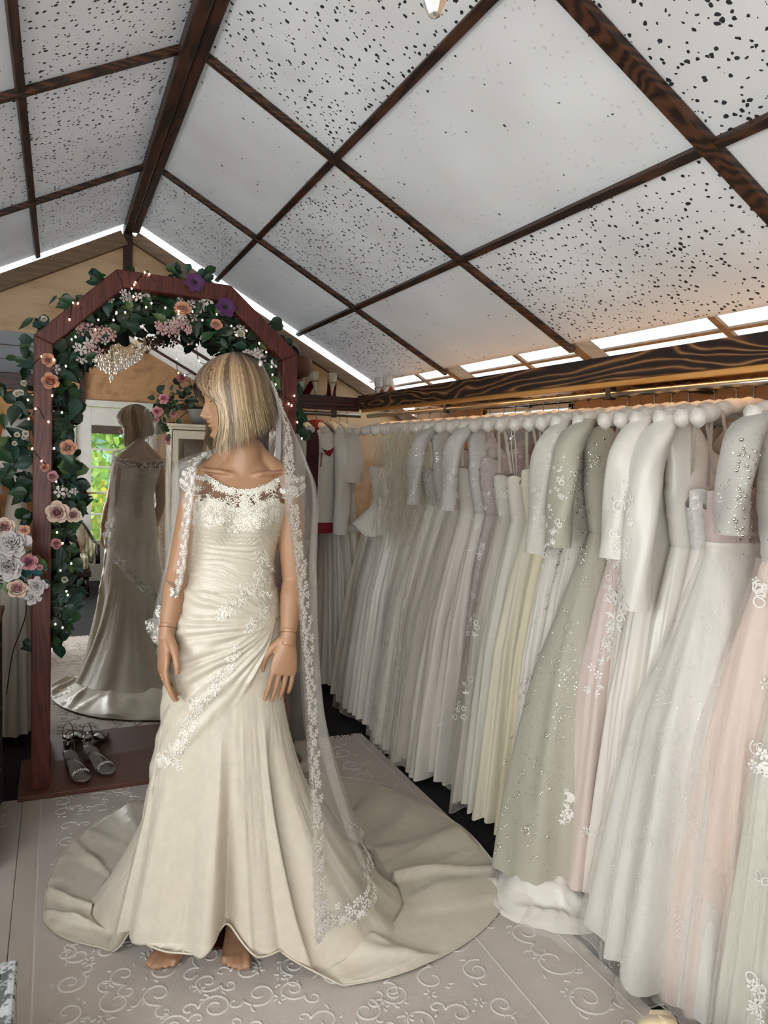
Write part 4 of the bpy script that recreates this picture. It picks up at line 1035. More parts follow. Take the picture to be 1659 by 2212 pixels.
F = dict(
 white=fab('white_crepe', (226, 220, 208)), cool=fab('cool_white_chiffon', (220, 214, 204)), ivory=fab('ivory_crepe', (214, 208, 194)), cream=fab('cream_silk', (212, 206, 184)),
 pale=fab('pale_green_ivory', (212, 210, 194)), butter=fab('butter_lace_silk', (212, 204, 172)), blush=fab('blush_tulle_lining', (230, 213, 200)), nude=fab('nude_lining', (216, 198, 187)),
 mauve=fab('mauve_pleated_silk', (196, 178, 172)), grey=fab('grey_tulle_lining', (206, 200, 188)), satinw=fab('white_satin', (226, 221, 210), .34, .06), sage=fab('sage_silk', (176, 172, 154), .5),
 lace_white=lace_mat('white_corded_lace', (196, 192, 186), (232, 228, 222)), lace_nude=lace_mat('ivory_lace_on_nude', (200, 176, 162), (232, 224, 214), 40, .07, .62),
 lace_mauve=lace_mat('ivory_lace_on_mauve', (176, 162, 158), (226, 218, 212), 46, .08, .6), lace_butter=lace_mat('butter_lace', (206, 196, 164), (228, 220, 192), 60),
 lace_ivory=lace_mat('ivory_lace', (200, 196, 184), (230, 226, 214), 60), glitter=sparkle_mat('glitter_tulle', (226, 223, 216)), sagebead=sparkle_mat('sage_beaded_net', (180, 176, 158), 170, .16, (240, 236, 220)),
 silver=sparkle_mat('silver_beaded_net', (186, 182, 174), 150, .3, (240, 238, 232)))
T_white = tulle('white_skirt_tulle', lin(242, 238, 228), .26, .12, 2); T_blush = tulle('blush_skirt_tulle', lin(238, 224, 214), .28, .12, 2); T_grey = tulle('grey_skirt_tulle', lin(220, 214, 202), .28, .12, 2)
m_feather = tulle('cream_feather', lin(250, 246, 232), .42, .5); m_feather_w = tulle('white_feather', lin(246, 243, 238), .5, .45)
m_silverbead = mk('silver_bead', lin(226, 220, 204), .12, .9, var=.05)

def hanger_mesh():
    m = MB(); pts = []; rr = []
    n = 29
    for i in range(n):
        t_ = -1 + 2 * i / (n - 1); x = t_ * .222; z = 1.693 - .058 * abs(t_) ** 1.5; pts.append((x, .012 * t_ * t_, z))
        e = min(1, (1 - abs(t_)) / .10); r = (.0255 + .003 * math.sin(i * 2.1)) * (math.sqrt(max(0, 1 - (1 - e) ** 2)) * .8 + .2 if e < 1 else 1) * (.75 + .42 * abs(t_) ** 2); rr.append(r)
    m.tube(pts, rr, 12); return m.mesh('hanger_padding')
HANG_ME = hanger_mesh(); HANG_ME.materials.append(m_pad)
def hook_mesh():
    m = MB(); p = [(0, 0, 1.70), (0, 0, 1.735)]
    for k in range(12):
        a = -PI * .62 + k / 11 * PI * 1.45; p.append((.0175 * math.cos(a) * 1.0, 0, RAILZ + .0005 + .0178 * math.sin(a)))
    m.tube(p, .0018, 6, cap=False); return m.mesh('hook')
HOOK_ME = hook_mesh(); HOOK_ME.materials.append(m_wire)
def put_hanger(x, y, rz, what, group='padded satin hangers on the rails'):
    t = thing('padded_hanger', what, 'hanger', group, (x, y, 0), rz); link('padding', HANG_ME, t); link('hook', HOOK_ME, t); return t

def section(z, spec):
    """centre x, half width, half thickness of a hanging gown at height z"""
    zs = [spec['hem'], spec['hem'] + .25, .75, 1.02, spec['waist'], 1.42, 1.60]
    A = spec['A']; b = spec['B']; kA = spec.get('curve', 1.0)
    a_ = [A, A * (.93 if kA < 1.5 else .78), .17 + (A - .17) * (.55 if kA < 1.5 else .25), .165 + (A - .165) * .18, .128, .165, .17]
    b_ = [b, b * .92, .05 + (b - .05) * .62, .05 + (b - .05) * .30, .040, .050, .042]
    cx = [spec.get('shift', 0), spec.get('shift', 0) * .9, spec.get('shift', 0) * .6, spec.get('shift', 0) * .25, 0, 0, 0]
    return np.interp(z, zs, cx), np.interp(z, zs, a_), np.interp(z, zs, b_)
def cloth_ring(spec, z0, z1, n_z, n_a=96, off=0.0, seed=0, hemwave=0.0):
    al = np.linspace(0, 2 * PI, n_a, endpoint=False); v = np.linspace(0, 1, n_z)
    P = np.zeros((n_a, n_z, 3)); k = spec.get('folds', 9); am = spec.get('amp', .026)
    for j in range(n_z):
        z = z0 + (z1 - z0) * v[j]; cx, a, b = section(z, spec); f = smoothstep(1.25 - z, -.05, 1.1)
        mod = am * f * (np.sin(k * al + seed + .8 * math.sin(z * 2 + seed)) * .32 + np.sin((2 * k + 1) * al + seed * 2.3) * .30 + np.sin((3 * k + 2) * al + 5 * z + seed) * .12 + 1.5 * noise1(al * k * .45 + seed * 7, seed))
        ca, sa = np.cos(al), np.sin(al); e = .85
        nr = 1.0 / max(a, .05)
        P[:, j, 0] = cx + (a + off + mod) * np.sign(ca) * np.abs(ca) ** e; P[:, j, 1] = (b + off * .8 + mod * min(1.0, b / .08)) * np.sign(sa) * np.abs(sa) ** e
        P[:, j, 2] = z + (hemwave * v[j] ** 6 * noise1(al * k * .5, seed + 3))
    return P
GB = []   # ray targets for appliques: (name, world verts, faces, object)
def make_gown(s, seed):
    t = thing('wedding_gown', s['label'], 'wedding gown', s.get('group', 'wedding gowns on the long rail'), (RAILX + s.get('dx', 0), s['Y'], 0), s.get('rz', 0))
    up = F[s['bod']]; lo = F[s['sk']]; zb = s.get('top', 1.47); w = s['waist']
    P = cloth_ring(s, w, s['hem'], 46, 128, 0, seed, .014); m = MB(); m.grid(P, cu=True); skirt = m.build('skirt', lo, t); wv = [(p[0] + RAILX + s.get('dx', 0), p[1] + s['Y'], p[2]) for p in m.v]; GB.append((wv, m.f))
    if s.get('over'):
        P2 = cloth_ring(s, w + .01, s['hem'] - s.get('overlong', .03), 46, 128, .016, seed, .03); P2[..., 2] = np.maximum(P2[..., 2], .012); m = MB(); m.grid(P2, cu=True); m.build('overskirt', s['over'], t); GB.append(([(p[0] + RAILX + s.get('dx', 0), p[1] + s['Y'], p[2]) for p in m.v], m.f))
        m = MB(); m.tube([tuple(q) for q in P2[:, -1]] + [tuple(P2[0, -1])], .0022, 5, cap=False); m.build('hem_cord', s['over'], t)
    # bodice
    na, nz = 72, 16; al = np.linspace(0, 2 * PI, na, endpoint=False); B_ = np.zeros((na, nz, 3)); st = s['style']
    for i in range(na):
        ca, sa = math.cos(al[i]), math.sin(al[i])
        if st in ('strap', 'strapless'): zt = zb - .055 * abs(ca) ** 2 + (.02 * math.cos(2 * ca * PI) if sa < 0 else -.03) - (.06 * math.exp(-(ca / .22) ** 2) if s.get('vneck') and sa < 0 else 0)
        else: zt = 1.672 - .065 * abs(ca) ** 1.6 - (.13 * math.exp(-(ca / .33) ** 2))
        for j in range(nz):
            z = w + (zt - w) * j / (nz - 1); cx, a, b = section(z, s)
            if st not in ('strap', 'strapless') and z > 1.5: a += (z - 1.5) * .12; b *= max(.45, 1 - (z - 1.5) * 2.6)
            cr = .002 * math.sin(j * 2.4 + ca * 3 + seed)
            B_[i, j] = (cx + (a + cr) * math.copysign(abs(ca) ** .85, ca), (b + cr) * math.copysign(abs(sa) ** .85, sa), z)
    m = MB(); m.grid(B_, cu=True); m.build('bodice', up, t); GB.append(([(p[0] + RAILX + s.get('dx', 0), p[1] + s['Y'], p[2]) for p in m.v], m.f))
    if st == 'strap':
        for sx in (-1, 1):
            m = MB(); x0 = sx * .105
            for sy in (-1, 1):
                Pp = np.zeros((7, 2, 3))
                for q in range(7):
                    u = q / 6; x = x0 + sx * .035 * u; y = sy * (.045 - .028 * u); z = (zb - .02) + (1.685 - zb) * u
                    Pp[q, 0] = (x - .007, y, z); Pp[q, 1] = (x + .007, y, z)
                m.grid(Pp)
            m.build('strap', up, t)
    if st == 'strapless':
        for sx in (-1, 1):
            m = MB(); m.tube([(sx * .115, 0, zb - .05), (sx * .135, -.012, (zb + 1.66) / 2), (sx * .15, 0, 1.675)], .0022, 5); m.tube([(sx * .115, .01, zb - .05), (sx * .14, .014, (zb + 1.66) / 2), (sx * .15, .004, 1.675)], .0022, 5); m.build('hanging_loop', m_pad, t)
    if st == 'sleeve':
        for sx in ((-1, 1) if not s.get('rz') else (-1,)):
            ln = s.get('slen', .5); m = MB(); na2 = 26; nz2 = 22; Q = np.zeros((na2, nz2, 3)); r0, r1 = (.88 * q for q in s.get('sr', (.062, .05)))
            for j in range(nz2):
                u = j / (nz2 - 1); c = Vector((sx * (.175 + .075 * math.sin(min(u * 3.2, 1) * PI / 2) + .02 * u) + s.get('sway', 0) * u, s.get('slean', 0) * u, 1.655 - .02 * u - ln * u)); r = r0 + (r1 - r0) * u
                if u < .1: r *= .55 + 4.5 * u
                for i in range(na2):
                    a = 2 * PI * i / na2; wr = .004 * math.sin(3 * a + u * 9 + seed) * (u > .05); Q[i, j] = (c.x + (r * .72 + wr) * math.cos(a), c.y + (r + wr) * math.sin(a), c.z)
            m.grid(Q, cu=True); o = m.build('sleeve', F[s.get('slv', s['bod'])], t)
            if sx < 0: GB.append(([(p[0] + RAILX + s.get('dx', 0), p[1] + s['Y'], p[2]) for p in m.v], m.f))
    if s.get('belt'):
        m = MB(); Pb = cloth_ring(s, w + .022, w - .012, 4, 60, .004, seed); m.grid(Pb, cu=True); m.build('waistband', F[s['belt']], t)
    put_hanger(RAILX + s.get('dx', 0), s['Y'], s.get('hrz', 0), 'white padded hanger holding the ' + s['short'])
    return t
W = dict(waist=1.26, hem=.06, A=.30, B=.09, sk='white', bod='white', style='strap')
def G(Y, short, label, **kw): d_ = dict(W); d_.update(Y=Y, short=short, label=label); d_.update(kw); d_['A'] -= .022; return d_
SPECS = [
 G(1.20, 'ivory floral lace gown', 'ivory lace gown with large floral embroidery, nearest on the long rail', sk='pale', bod='lace_white', over=T_white, A=.32, B=.11, hem=.04, style='strap', top=1.52),
 G(1.335, 'blush gown with silver bodice', 'blush tulle gown with sheer silver beaded bodice', sk='blush', bod='silver', over=T_blush, A=.31, B=.15, hem=.03, style='sleeve', slen=.30, slv='silver', folds=8, amp=.042),
 G(1.515, 'white glitter ball gown', 'white glitter tulle ball gown with mauve pleated bodice', sk='glitter', bod='mauve', over=T_white, A=.36, B=.27, hem=.05, waist=1.27, style='strap', vneck=True, folds=7, amp=.045, belt='satinw', overlong=.04, shift=-.03),
 G(1.575, 'white lace strap column gown', 'white column gown with lace straps, between glitter ball gown and satin sleeves', sk='cool', bod='lace_white', A=.24, B=.06, style='strap', vneck=True),
 G(1.655, 'longest sleeved satin gown', 'white satin gown with the longest plain sleeves', sk='satinw', bod='satinw', A=.25, B=.07, style='sleeve', slen=.56, sr=(.066, .056), sway=.0),
 G(1.755, 'plain sleeved crepe gown', 'white crepe gown with short plain sleeves beside the nude lace gown', sk='white', bod='satinw', A=.29, B=.085, style='sleeve', slen=.42, sr=(.060, .056), hem=.10),
 G(1.825, 'gown with white feathers', 'ivory gown with white feather trim on the shoulder', sk='ivory', bod='lace_ivory', A=.25, B=.06, style='strap'),
 G(1.90, 'nude gown with corded lace', 'nude pink gown with scrolling ivory corded lace', sk='nude', bod='lace_nude', over=None, A=.34, B=.14, style='strap', top=1.50, hem=.12, folds=6, amp=.035),
 G(2.03, 'sage beaded gown', 'sage grey gown covered in silver beading with long sleeves', sk='sagebead', bod='sagebead', A=.35, B=.21, style='sleeve', slen=.42, slv='sagebead', hem=.07, folds=5, amp=.035, sr=(.07, .058), shift=-.05),
 G(2.155, 'ivory gown with lace sleeves', 'ivory gown with long ivory lace sleeves beside the sage beaded gown', sk='pale', bod='lace_ivory', A=.28, B=.085, style='sleeve', slen=.46, slv='lace_ivory'),
 G(2.245, 'plain white chiffon gown', 'plain cool white chiffon gown beside the butter lace gown', sk='cool', bod='cool', A=.29, B=.08, style='strap'),
 G(2.325, 'butter yellow lace gown', 'butter yellow lace gown, the warmest coloured on the rail', sk='butter', bod='lace_butter', A=.28, B=.08, style='strapless'),
 G(2.42, 'cream V-neck silk gown', 'cream silk gown with plunging V neckline', sk='cream', bod='cream', A=.31, B=.10, style='strap', vneck=True, top=1.5),
 G(2.52, 'pale ivory draped gown', 'pale ivory draped gown next to the cream V-neck', sk='pale', bod='ivory', A=.30, B=.10, style='strapless', hem=.05),
 G(2.62, 'grey net gown', 'pale grey net gown with lace bodice beside the mauve lace gown', sk='grey', bod='lace_ivory', over=T_grey, A=.32, B=.11, hem=.06, style='strap'),
 G(2.725, 'mauve lace column gown', 'mauve column gown with ivory scroll lace down its front', sk='lace_mauve', bod='lace_mauve', A=.26, B=.075, hem=.30, style='strap', top=1.54, folds=4),
 G(2.815, 'white gown with lace cape sleeves', 'white chiffon gown with pale lace sleeves beside the mauve lace gown', sk='cool', bod='lace_white', A=.29, B=.09, style='sleeve', slen=.36, slv='lace_white'),
 G(2.935, 'smooth white crepe gown', 'smooth white crepe gown with narrow straps and wide flowing hem', sk='white', bod='white', A=.33, B=.13, style='strap', vneck=True, hem=.02, top=1.49, folds=7, amp=.04),
 G(3.045, 'dove grey tulle gown', 'dove grey tulle gown with nude lace panel behind the crepe gown', sk='grey', bod='lace_nude', over=T_grey, A=.33, B=.12, style='strap'),
 G(3.16, 'silver beaded jacket gown', 'white tulle gown under a silver beaded jacket', sk='cool', bod='silver', over=T_white, A=.34, B=.14, style='sleeve', slen=.36, slv='silver', hem=.03),
 G(3.28, 'full white tulle gown', 'full white tulle gown beside the silver beaded jacket', sk='white', bod='lace_white', over=T_white, A=.36, B=.17, style='strap', hem=.03, folds=11),
 G(3.41, 'gown with cream feather cape', 'white gown under a long cream feather cape', sk='cool', bod='cream', over=T_white, A=.35, B=.15, style='strap', hem=.04),
 G(3.54, 'pearl white lace gown', 'pearl white lace top gown just beyond the feather cape', sk='cool', bod='lace_white', A=.34, B=.13, style='strap', top=1.53, hem=.05),
 G(3.68, 'strapless gown with satin cuff', 'white strapless satin gown with wide folded cuff', sk='satinw', bod='satinw', A=.36, B=.15, style='strapless', hem=.06, top=1.46),
 G(3.82, 'layered organza gown', 'white layered organza gown with stiff flared peplum', sk='cool', bod='white', over=T_grey, A=.37, B=.16, style='strap', hem=.06),
 G(3.97, 'dim ivory gown', 'ivory gown hanging deep in the corner of the rails', sk='ivory', bod='lace_ivory', A=.34, B=.12, style='strapless', hem=.08),
]
for k, s in enumerate(SPECS): gown_t = make_gown(s, k * 1.7 + .4); s['obj'] = gown_t

# extras on single gowns
def bvh_all(): 
    vs, fs = [], []
    for v, f in GB:
        b = len(vs); vs.extend(v); fs.extend([tuple(i + b for i in q) for q in f])
    return BVHTree.FromPolygons([Vector(v) for v in vs], fs)
bvh_rack = bvh_all()
def child_of(o):  # world -> child-of-empty matrix
    return Matrix.Rotation(-o.rotation_euler.z, 4, 'Z') @ Matrix.Translation(-Vector(o.location))
def find(short): return [s for s in SPECS if s['short'] == short][0]['obj']
rnd = random.Random(77)
def applique(obj, paths, r, n_per, name='lace_applique', mat=m_lace, kinds='fflc', own=None):
    m = MB(); X = child_of(obj)
    for path, wd_ in paths:
        L_ = sum(math.hypot(path[i + 1][0] - path[i][0], path[i + 1][1] - path[i][1]) for i in range(len(path) - 1)) + wd_
        for k in range(int(n_per * (L_ + 10) * wd_ / 900)):
            u = rnd.random() * (len(path) - 1); i = min(int(u), len(path) - 2) if len(path) > 1 else 0; f_ = u - i
            x, y = (path[i][0] * (1 - f_) + path[i + 1][0] * f_, path[i][1] * (1 - f_) + path[i + 1][1] * f_) if len(path) > 1 else path[0]
            a = rnd.uniform(0, 2 * PI); q = math.sqrt(rnd.random()) * wd_; h_ = hit(x + q * math.cos(a), y + q * math.sin(a), own or bvh_rack)
            if h_ is None: continue
            M = X @ frame_n(h_[0] + h_[1] * .002, h_[1], rnd.uniform(0, 6)); kd = rnd.choice(kinds); rr = r * rnd.uniform(.6, 1.2)
            if kd == 'f': flower(m, M, rr, 5, .004)
            elif kd == 'l':
                for g in range(3): leaflet(m, M @ Matrix.Rotation(g * .9, 4, 'Z'), rr * 1.5)
            elif kd == 'c': loopcord(m, M, rr * 1.1, .0018, 0, 7, 14)
            else: bead(m, M, rr)
    o = m.build(name, mat, obj); o['kind'] = 'stuff'
g_nude = find('nude gown with corded lace')
applique(g_nude, [([(1345, 1030), (1350, 1100), (1340, 1190), (1325, 1260), (1335, 1330)], 20), ([(1335, 1330), (1318, 1380), (1295, 1440), (1280, 1500)], 16), ([(1232, 1700), (1228, 1740), (1225, 1770)], 18), ([(1270, 1790)], 12)], .017, 7, kinds='flccl')
g_right = find('ivory floral lace gown')
applique(g_right, [([(1640, 1620), (1648, 1660)], 22), ([(1630, 2110), (1648, 2190)], 20), ([(1650, 1480)], 14), ([(1648, 1900)], 14), ([(1652, 1300), (1645, 1250)], 16)], .016, 6)
g_sage = find('sage beaded gown')
twigs = []
for k in range(95):
    u = rnd.random(); x = 1283 + (1112 - 1283) * u + rnd.uniform(-1, 1) * (22 + 62 * u); y = 950 + 900 * u + rnd.uniform(-20, 20); a = 2.35 + rnd.uniform(-.5, .5)
    L_ = rnd.uniform(14, 34); twigs.append(([(x, y), (x + math.cos(a) * L_ * .5, y + math.sin(a) * L_ * .4), (x + math.cos(a) * L_, y + math.sin(a) * L_ * .9)], 3.5))
applique(g_sage, twigs, .0036, 52, 'beading', m_silverbead, 'bbl')
g_glit = find('white glitter ball gown'); gl_paths = []
for k in range(46):
    u = rnd.random(); x = 1530 + (1370 - 1530) * u + rnd.uniform(-1, 1) * (20 + 90 * u); y = 1200 + 880 * u; gl_paths.append(([(x, y), (x - 8, y + 30)], 22))
applique(g_glit, gl_paths, .0014, 15, 'glitter', mk('glitter_fleck', lin(252, 252, 250), .15, .5, var=.02), 'b')
g_mauve = find('mauve lace column gown')
applique(g_mauve, [([(1030, 1290), (1020, 1340), (1028, 1390)], 13), ([(1010, 1460), (1000, 1520), (985, 1560)], 12), ([(955, 1540), (950, 1570)], 10), ([(1040, 1060), (1035, 1130), (1028, 1200)], 14)], .014, 5, kinds='fcl')
g_sil = find('silver beaded jacket gown')
applique(g_sil, [([(905, 960), (890, 1040), (880, 1110), (870, 1170)], 22)], .0048, 9, 'beading', m_silverbead, 'bbl')
g_blush = find('blush gown with silver bodice')
applique(g_blush, [([(1615, 960), (1612, 1050), (1600, 1130), (1608, 1190)], 26)], .0048, 9, 'beading', m_silverbead, 'bbl')
applique(find('pearl white lace gown'), [([(820, 960), (830, 1010)], 14)], .012, 5)
applique(find('white gown with lace cape sleeves'), [([(1000, 1010), (1000, 1080), (990, 1140)], 16)], .012, 5)
applique(find('ivory gown with lace sleeves'), [([(1215, 990), (1205, 1080), (1195, 1180), (1190, 1230)], 20)], .010, 6)
# feathers
def feathers(obj, n, zt, ln, x0, x1, mat, seed, thick=.10, yoff=0.0):
    rf = random.Random(seed); m = MB()
    for k in range(n):
        side = rf.random(); a = rf.uniform(0, 2 * PI); x = rf.uniform(x0, x1); y = thick * (rf.random() - .5) * 1.2 + yoff; z = zt - abs(x) * .22 + rf.uniform(-.03, .01) - rf.random() ** 1.3 * ln * .62
        L_ = rf.uniform(.10, .22); dx = -.03 * rf.random() * (1 if x < 0 else -1) - .01; dy = rf.uniform(-.04, .03); P = np.zeros((5, 2, 3)); wv_ = rf.uniform(-.02, .02)
        for i in range(5):
            u = i / 4; c = np.array([x + dx * u + wv_ * math.sin(u * 3), y + dy * u * u * 1.4 - .02 * math.sin(u * PI), z - L_ * u * (1 - .15 * u)]); wd_ = .0036 * (1 - .75 * u)
            P[i, 0] = c - np.array([wd_, wd_, 0]); P[i, 1] = c + np.array([wd_, wd_, 0])
        m.grid(P)
    o = m.build('feathers', mat, obj); o['kind'] = 'stuff'
feathers(find('gown with cream feather cape'), 1900, 1.72, .80, -.33, .02, m_feather, 3, .24, -.03)
feathers(find('gown with white feathers'), 420, 1.68, .24, -.23, -.08, m_feather_w, 5, .07)
# satin cuff of the strapless gown and the stiff peplum
def flare(obj, z0, z1, a0, a1, b0, b1, mat, name, wav=.0, x=0):
    m = MB(); n = 72; P = np.zeros((n, 9, 3))
    for i in range(n):
        a = 2 * PI * i / n
        for j in range(9):
            u = j / 8; P[i, j] = (x + (a0 + (a1 - a0) * u + wav * u * math.sin(3 * a + 1)) * math.cos(a), (b0 + (b1 - b0) * u + wav * .5 * u * math.sin(5 * a)) * math.sin(a), z0 + (z1 - z0) * u + wav * u * u * math.cos(4 * a))
    m.grid(P, cu=True); o = m.build(name, mat, obj); md_ = o.modifiers.new('s', 'SOLIDIFY'); md_.thickness = .003; return o
flare(find('strapless gown with satin cuff'), 1.40, 1.52, .15, .185, .05, .085, F['satinw'], 'folded_cuff', .015)
flare(find('layered organza gown'), 1.27, 1.08, .14, .34, .05, .13, F['cool'], 'peplum', .03)
# satin train heaped on the floor below the crepe gown
t = find('plain sleeved crepe gown'); m = MB(); n = 60; P = np.zeros((n, 26, 3))
for i in range(n):
    a = 2 * PI * i / n
    for j in range(26):
        u = j / 25; r = .02 + .19 * u; z = .012 + .16 * (1 - u) ** 1.3 + .035 * noise2(np.array(a * 1.6), np.array(u * 5), 3) * (1 - u * .6) + .02 * abs(noise2(np.array(a * 4), np.array(u * 9), 4)) * (u < .97)
        P[i, j] = (-.28 + r * math.cos(a) * 1.0 + .02 * noise1(a * 2, 5), .20 + r * math.sin(a) * 1.1, max(z, .006))
m.grid(P, cu=True); m.build('heaped_train', F['satinw'], t)
m = MB(); n = 90; P = np.zeros((n, 10, 3))
for i in range(n):
    a = 2 * PI * i / n
    for j in range(10):
        u = j / 9; r = .17 + .07 * u + .012 * math.sin(13 * a); P[i, j] = (-.27 + r * math.cos(a) * .9, .16 + r * math.sin(a) * 1.25, max(.006, .07 * (1 - u) + .012 * math.sin(9 * a + 2) * u))
m.grid(P, cu=True); m.build('net_underskirt', T_white, t)

# ------------------------------------------------------------------ garments on the gable rail
BACK_Y = 4.44
m_red = mk('crimson_felt', lin(128, 16, 24), .7, var=.12, scale=30, sheen=.3); m_braid = mk('gold_braid', lin(120, 84, 48), .5, .2, var=.4, scale=160, bump=.5); m_maroon = mk('maroon_velvet', lin(66, 22, 24), .8, var=.2)
def coat(x, label, short, mat_body, mat_col, cuff, braid, ln, seed, gr):
    t = thing('coat', label, 'coat', gr, (x, BACK_Y, 0))
    n = 60; m = MB(); P = np.zeros((n, 22, 3))
    for i in range(n):
        a = 2 * PI * i / n
        for j in range(22):
            u = j / 21; z = 1.67 - .06 * abs(math.sin(a)) ** 2 * (1 - u) - ln * u; hw = .17 + .02 * u; th = .035 + .025 * u + .006 * math.sin(7 * a + seed) * u; P[i, j] = (th * math.cos(a), hw * math.sin(a), z)
    m.grid(P, cu=True); m.build('body', mat_body, t)
    for sy in (-1, 1):
        m = MB(); pts = [(0, sy * .15, 1.63), (-.005, sy * .185, 1.57), (-.01, sy * .19, 1.40), (-.01, sy * .19, 1.20), (-.008, sy * .19, 1.05)]; C = catmull(pts, 18); m.tube([tuple(c) for c in C], [.05 + .012 * min(k / 6, 1) + .014 * (k / 17) for k in range(18)], 18, cap=False, flat=.8); m.build('sleeve', mat_body, t)
        m = MB(); m.tube([tuple(C[16] + np.array([0, 0, .01])), tuple(C[17] + np.array([0, 0, -.03]))], [.078, .084], 18, cap=False, flat=.8); m.build('cuff', cuff, t)
        if braid: m = MB(); m.tube([tuple(C[6]), tuple(C[8])], [.0645, .0655], 18, cap=False, flat=.82); m.build('braid_band', braid, t)
    if mat_col:
        m = MB(); P = np.zeros((24, 8, 3))
        for i in range(24):
            a = -PI + 2 * PI * i / 23
            for j in range(8): u = j / 7; P[i, j] = ((.035 + .050 * u) * math.cos(a), (.06 + .205 * u) * math.sin(a), 1.715 - .10 * u - .13 * u * u * math.exp(-((abs(a) - PI / 2) / .7) ** 2))
        m.grid(P); m.build('collar', mat_col, t)
    put_hanger(x, BACK_Y, PI / 2, 'padded hanger holding the ' + short); return t
coat(1.50, 'white coat with crimson collar and gold braided sleeve band on the gable rail', 'white coat with crimson collar', F['cool'], m_red, m_red, m_braid, .62, 1, 'coats on the gable rail')
coat(1.405, 'dark maroon velvet coat half hidden behind the arch post', 'maroon velvet coat', m_maroon, m_maroon, m_maroon, None, .7, 2, 'coats on the gable rail')
coat(1.335, 'pale linen jacket close behind the arch post', 'pale linen jacket', F['ivory'], None, F['ivory'], None, .35, 5, 'coats on the gable rail')
def back_gown(x, label, short, **kw):
    s = G(0, short, label, **kw); s['rz'] = PI / 2; s.setdefault('shift', .17 - s['A']); t = make_gown(dict(s, Y=BACK_Y, dx=x - RAILX, hrz=PI / 2, group='gowns on the gable rail'), x * 9); return t
back_gown(1.595, 'grey white gown hanging next to the coat with crimson collar', 'grey white gown', sk='cool', bod='cool', style='sleeve', slen=.62, A=.26, B=.06, sr=(.055, .06))
back_gown(1.66, 'plain dove grey gown with open wide sleeve on the gable rail', 'dove grey gown', sk='grey', bod='grey', style='sleeve', slen=.30, A=.27, B=.06, sr=(.055, .085))
back_gown(1.71, 'ivory gown squeezed at the end of the gable rail', 'ivory gown at the rail end', sk='ivory', bod='ivory', style='strapless', A=.27, B=.06)
back_gown(-.20, 'white gown with bell sleeve beside the arch post and bouquet', 'white bell sleeved gown', sk='white', bod='satinw', style='sleeve', slen=.34, sr=(.06, .105), A=.38, B=.11, hem=.06)
back_gown(-.33, 'cream gown at the edge of view behind the bouquet', 'cream gown behind the bouquet', sk='cream', bod='ivory', style='sleeve', slen=.4, sr=(.06, .09), A=.34, B=.09)
m_peach = tulle('peach_chiffon', lin(236, 160, 96), .85, .7, 2)  # warm backlit glow put into the orange colour; the cloth emits nothing
t = thing('chiffon_scarf', 'peach chiffon scarf coloured like a warm glow, hanging among the vines at the edge', 'scarf', None, (-.265, 4.16, 0)); m = MB(); P = np.zeros((24, 20, 3))
for i in range(24):
    for j in range(20): u, v = i / 23, j / 19; P[i, j] = (-.07 + .13 * u * (1 - .35 * v), .02 * math.sin(9 * u + v) * (1 - .3 * v), 1.60 - .48 * v + .10 * u * v)
m.grid(P); m.build('chiffon', m_peach, t)
# ------------------------------------------------------------------ arched mirror with timber frame
AY = 3.36                                  # centre plane of the timber arch
MIRY = 3.60
arch = thing('arched_mirror', 'tall mirror in an arched red brown timber frame standing on a brown board', 'mirror')
def apt(px, py, Y=AY - .045): p = at_Y(px, py, Y); return (p.x, p.z)
OUT = [(-.098, .036), (-.088, 1.935), (.224, 2.238), (.702, 2.232), (1.020, 1.958), (1.032, .036)]
TH_ = .072
def inset(pts, d):
    """offset an open polyline to its inner side"""
    res = []; n = len(pts); c = (.467, 1.2)
    for i in range(n):
        nn = []
        for a, b in ((i - 1, i), (i, i + 1)):
            if a < 0 or b >= n: continue
            dx, dz = pts[b][0] - pts[a][0], pts[b][1] - pts[a][1]; L_ = math.hypot(dx, dz); nx, nz2 = dz / L_, -dx / L_
            nn.append((nx, nz2))
        if len(nn) == 1: res.append((pts[i][0] + nn[0][0] * d, pts[i][1]))
        else:
            sx, sz = nn[0][0] + nn[1][0], nn[0][1] + nn[1][1]; k = 2 * d / (sx * sx + sz * sz); res.append((pts[i][0] + sx * k, pts[i][1] + sz * k))
    return res
INN = inset(OUT, TH_)
for i in range(5):
    m = MB(); a, b, c, d_ = OUT[i], OUT[i + 1], INN[i + 1], INN[i]; g = .0012
    vs = []
    for Y in (AY - .05, AY + .05):
        for q in (a, b, c, d_): vs.append((q[0], Y, q[1]))
    m.add(vs, [(0, 1, 2, 3), (7, 6, 5, 4), (0, 4, 5, 1), (1, 5, 6, 2), (2, 6, 7, 3), (3, 7, 4, 0)])
    o = m.build('post' if i in (0, 4) else 'arch_beam', m_arch, arch, False); bevel(o, .004)
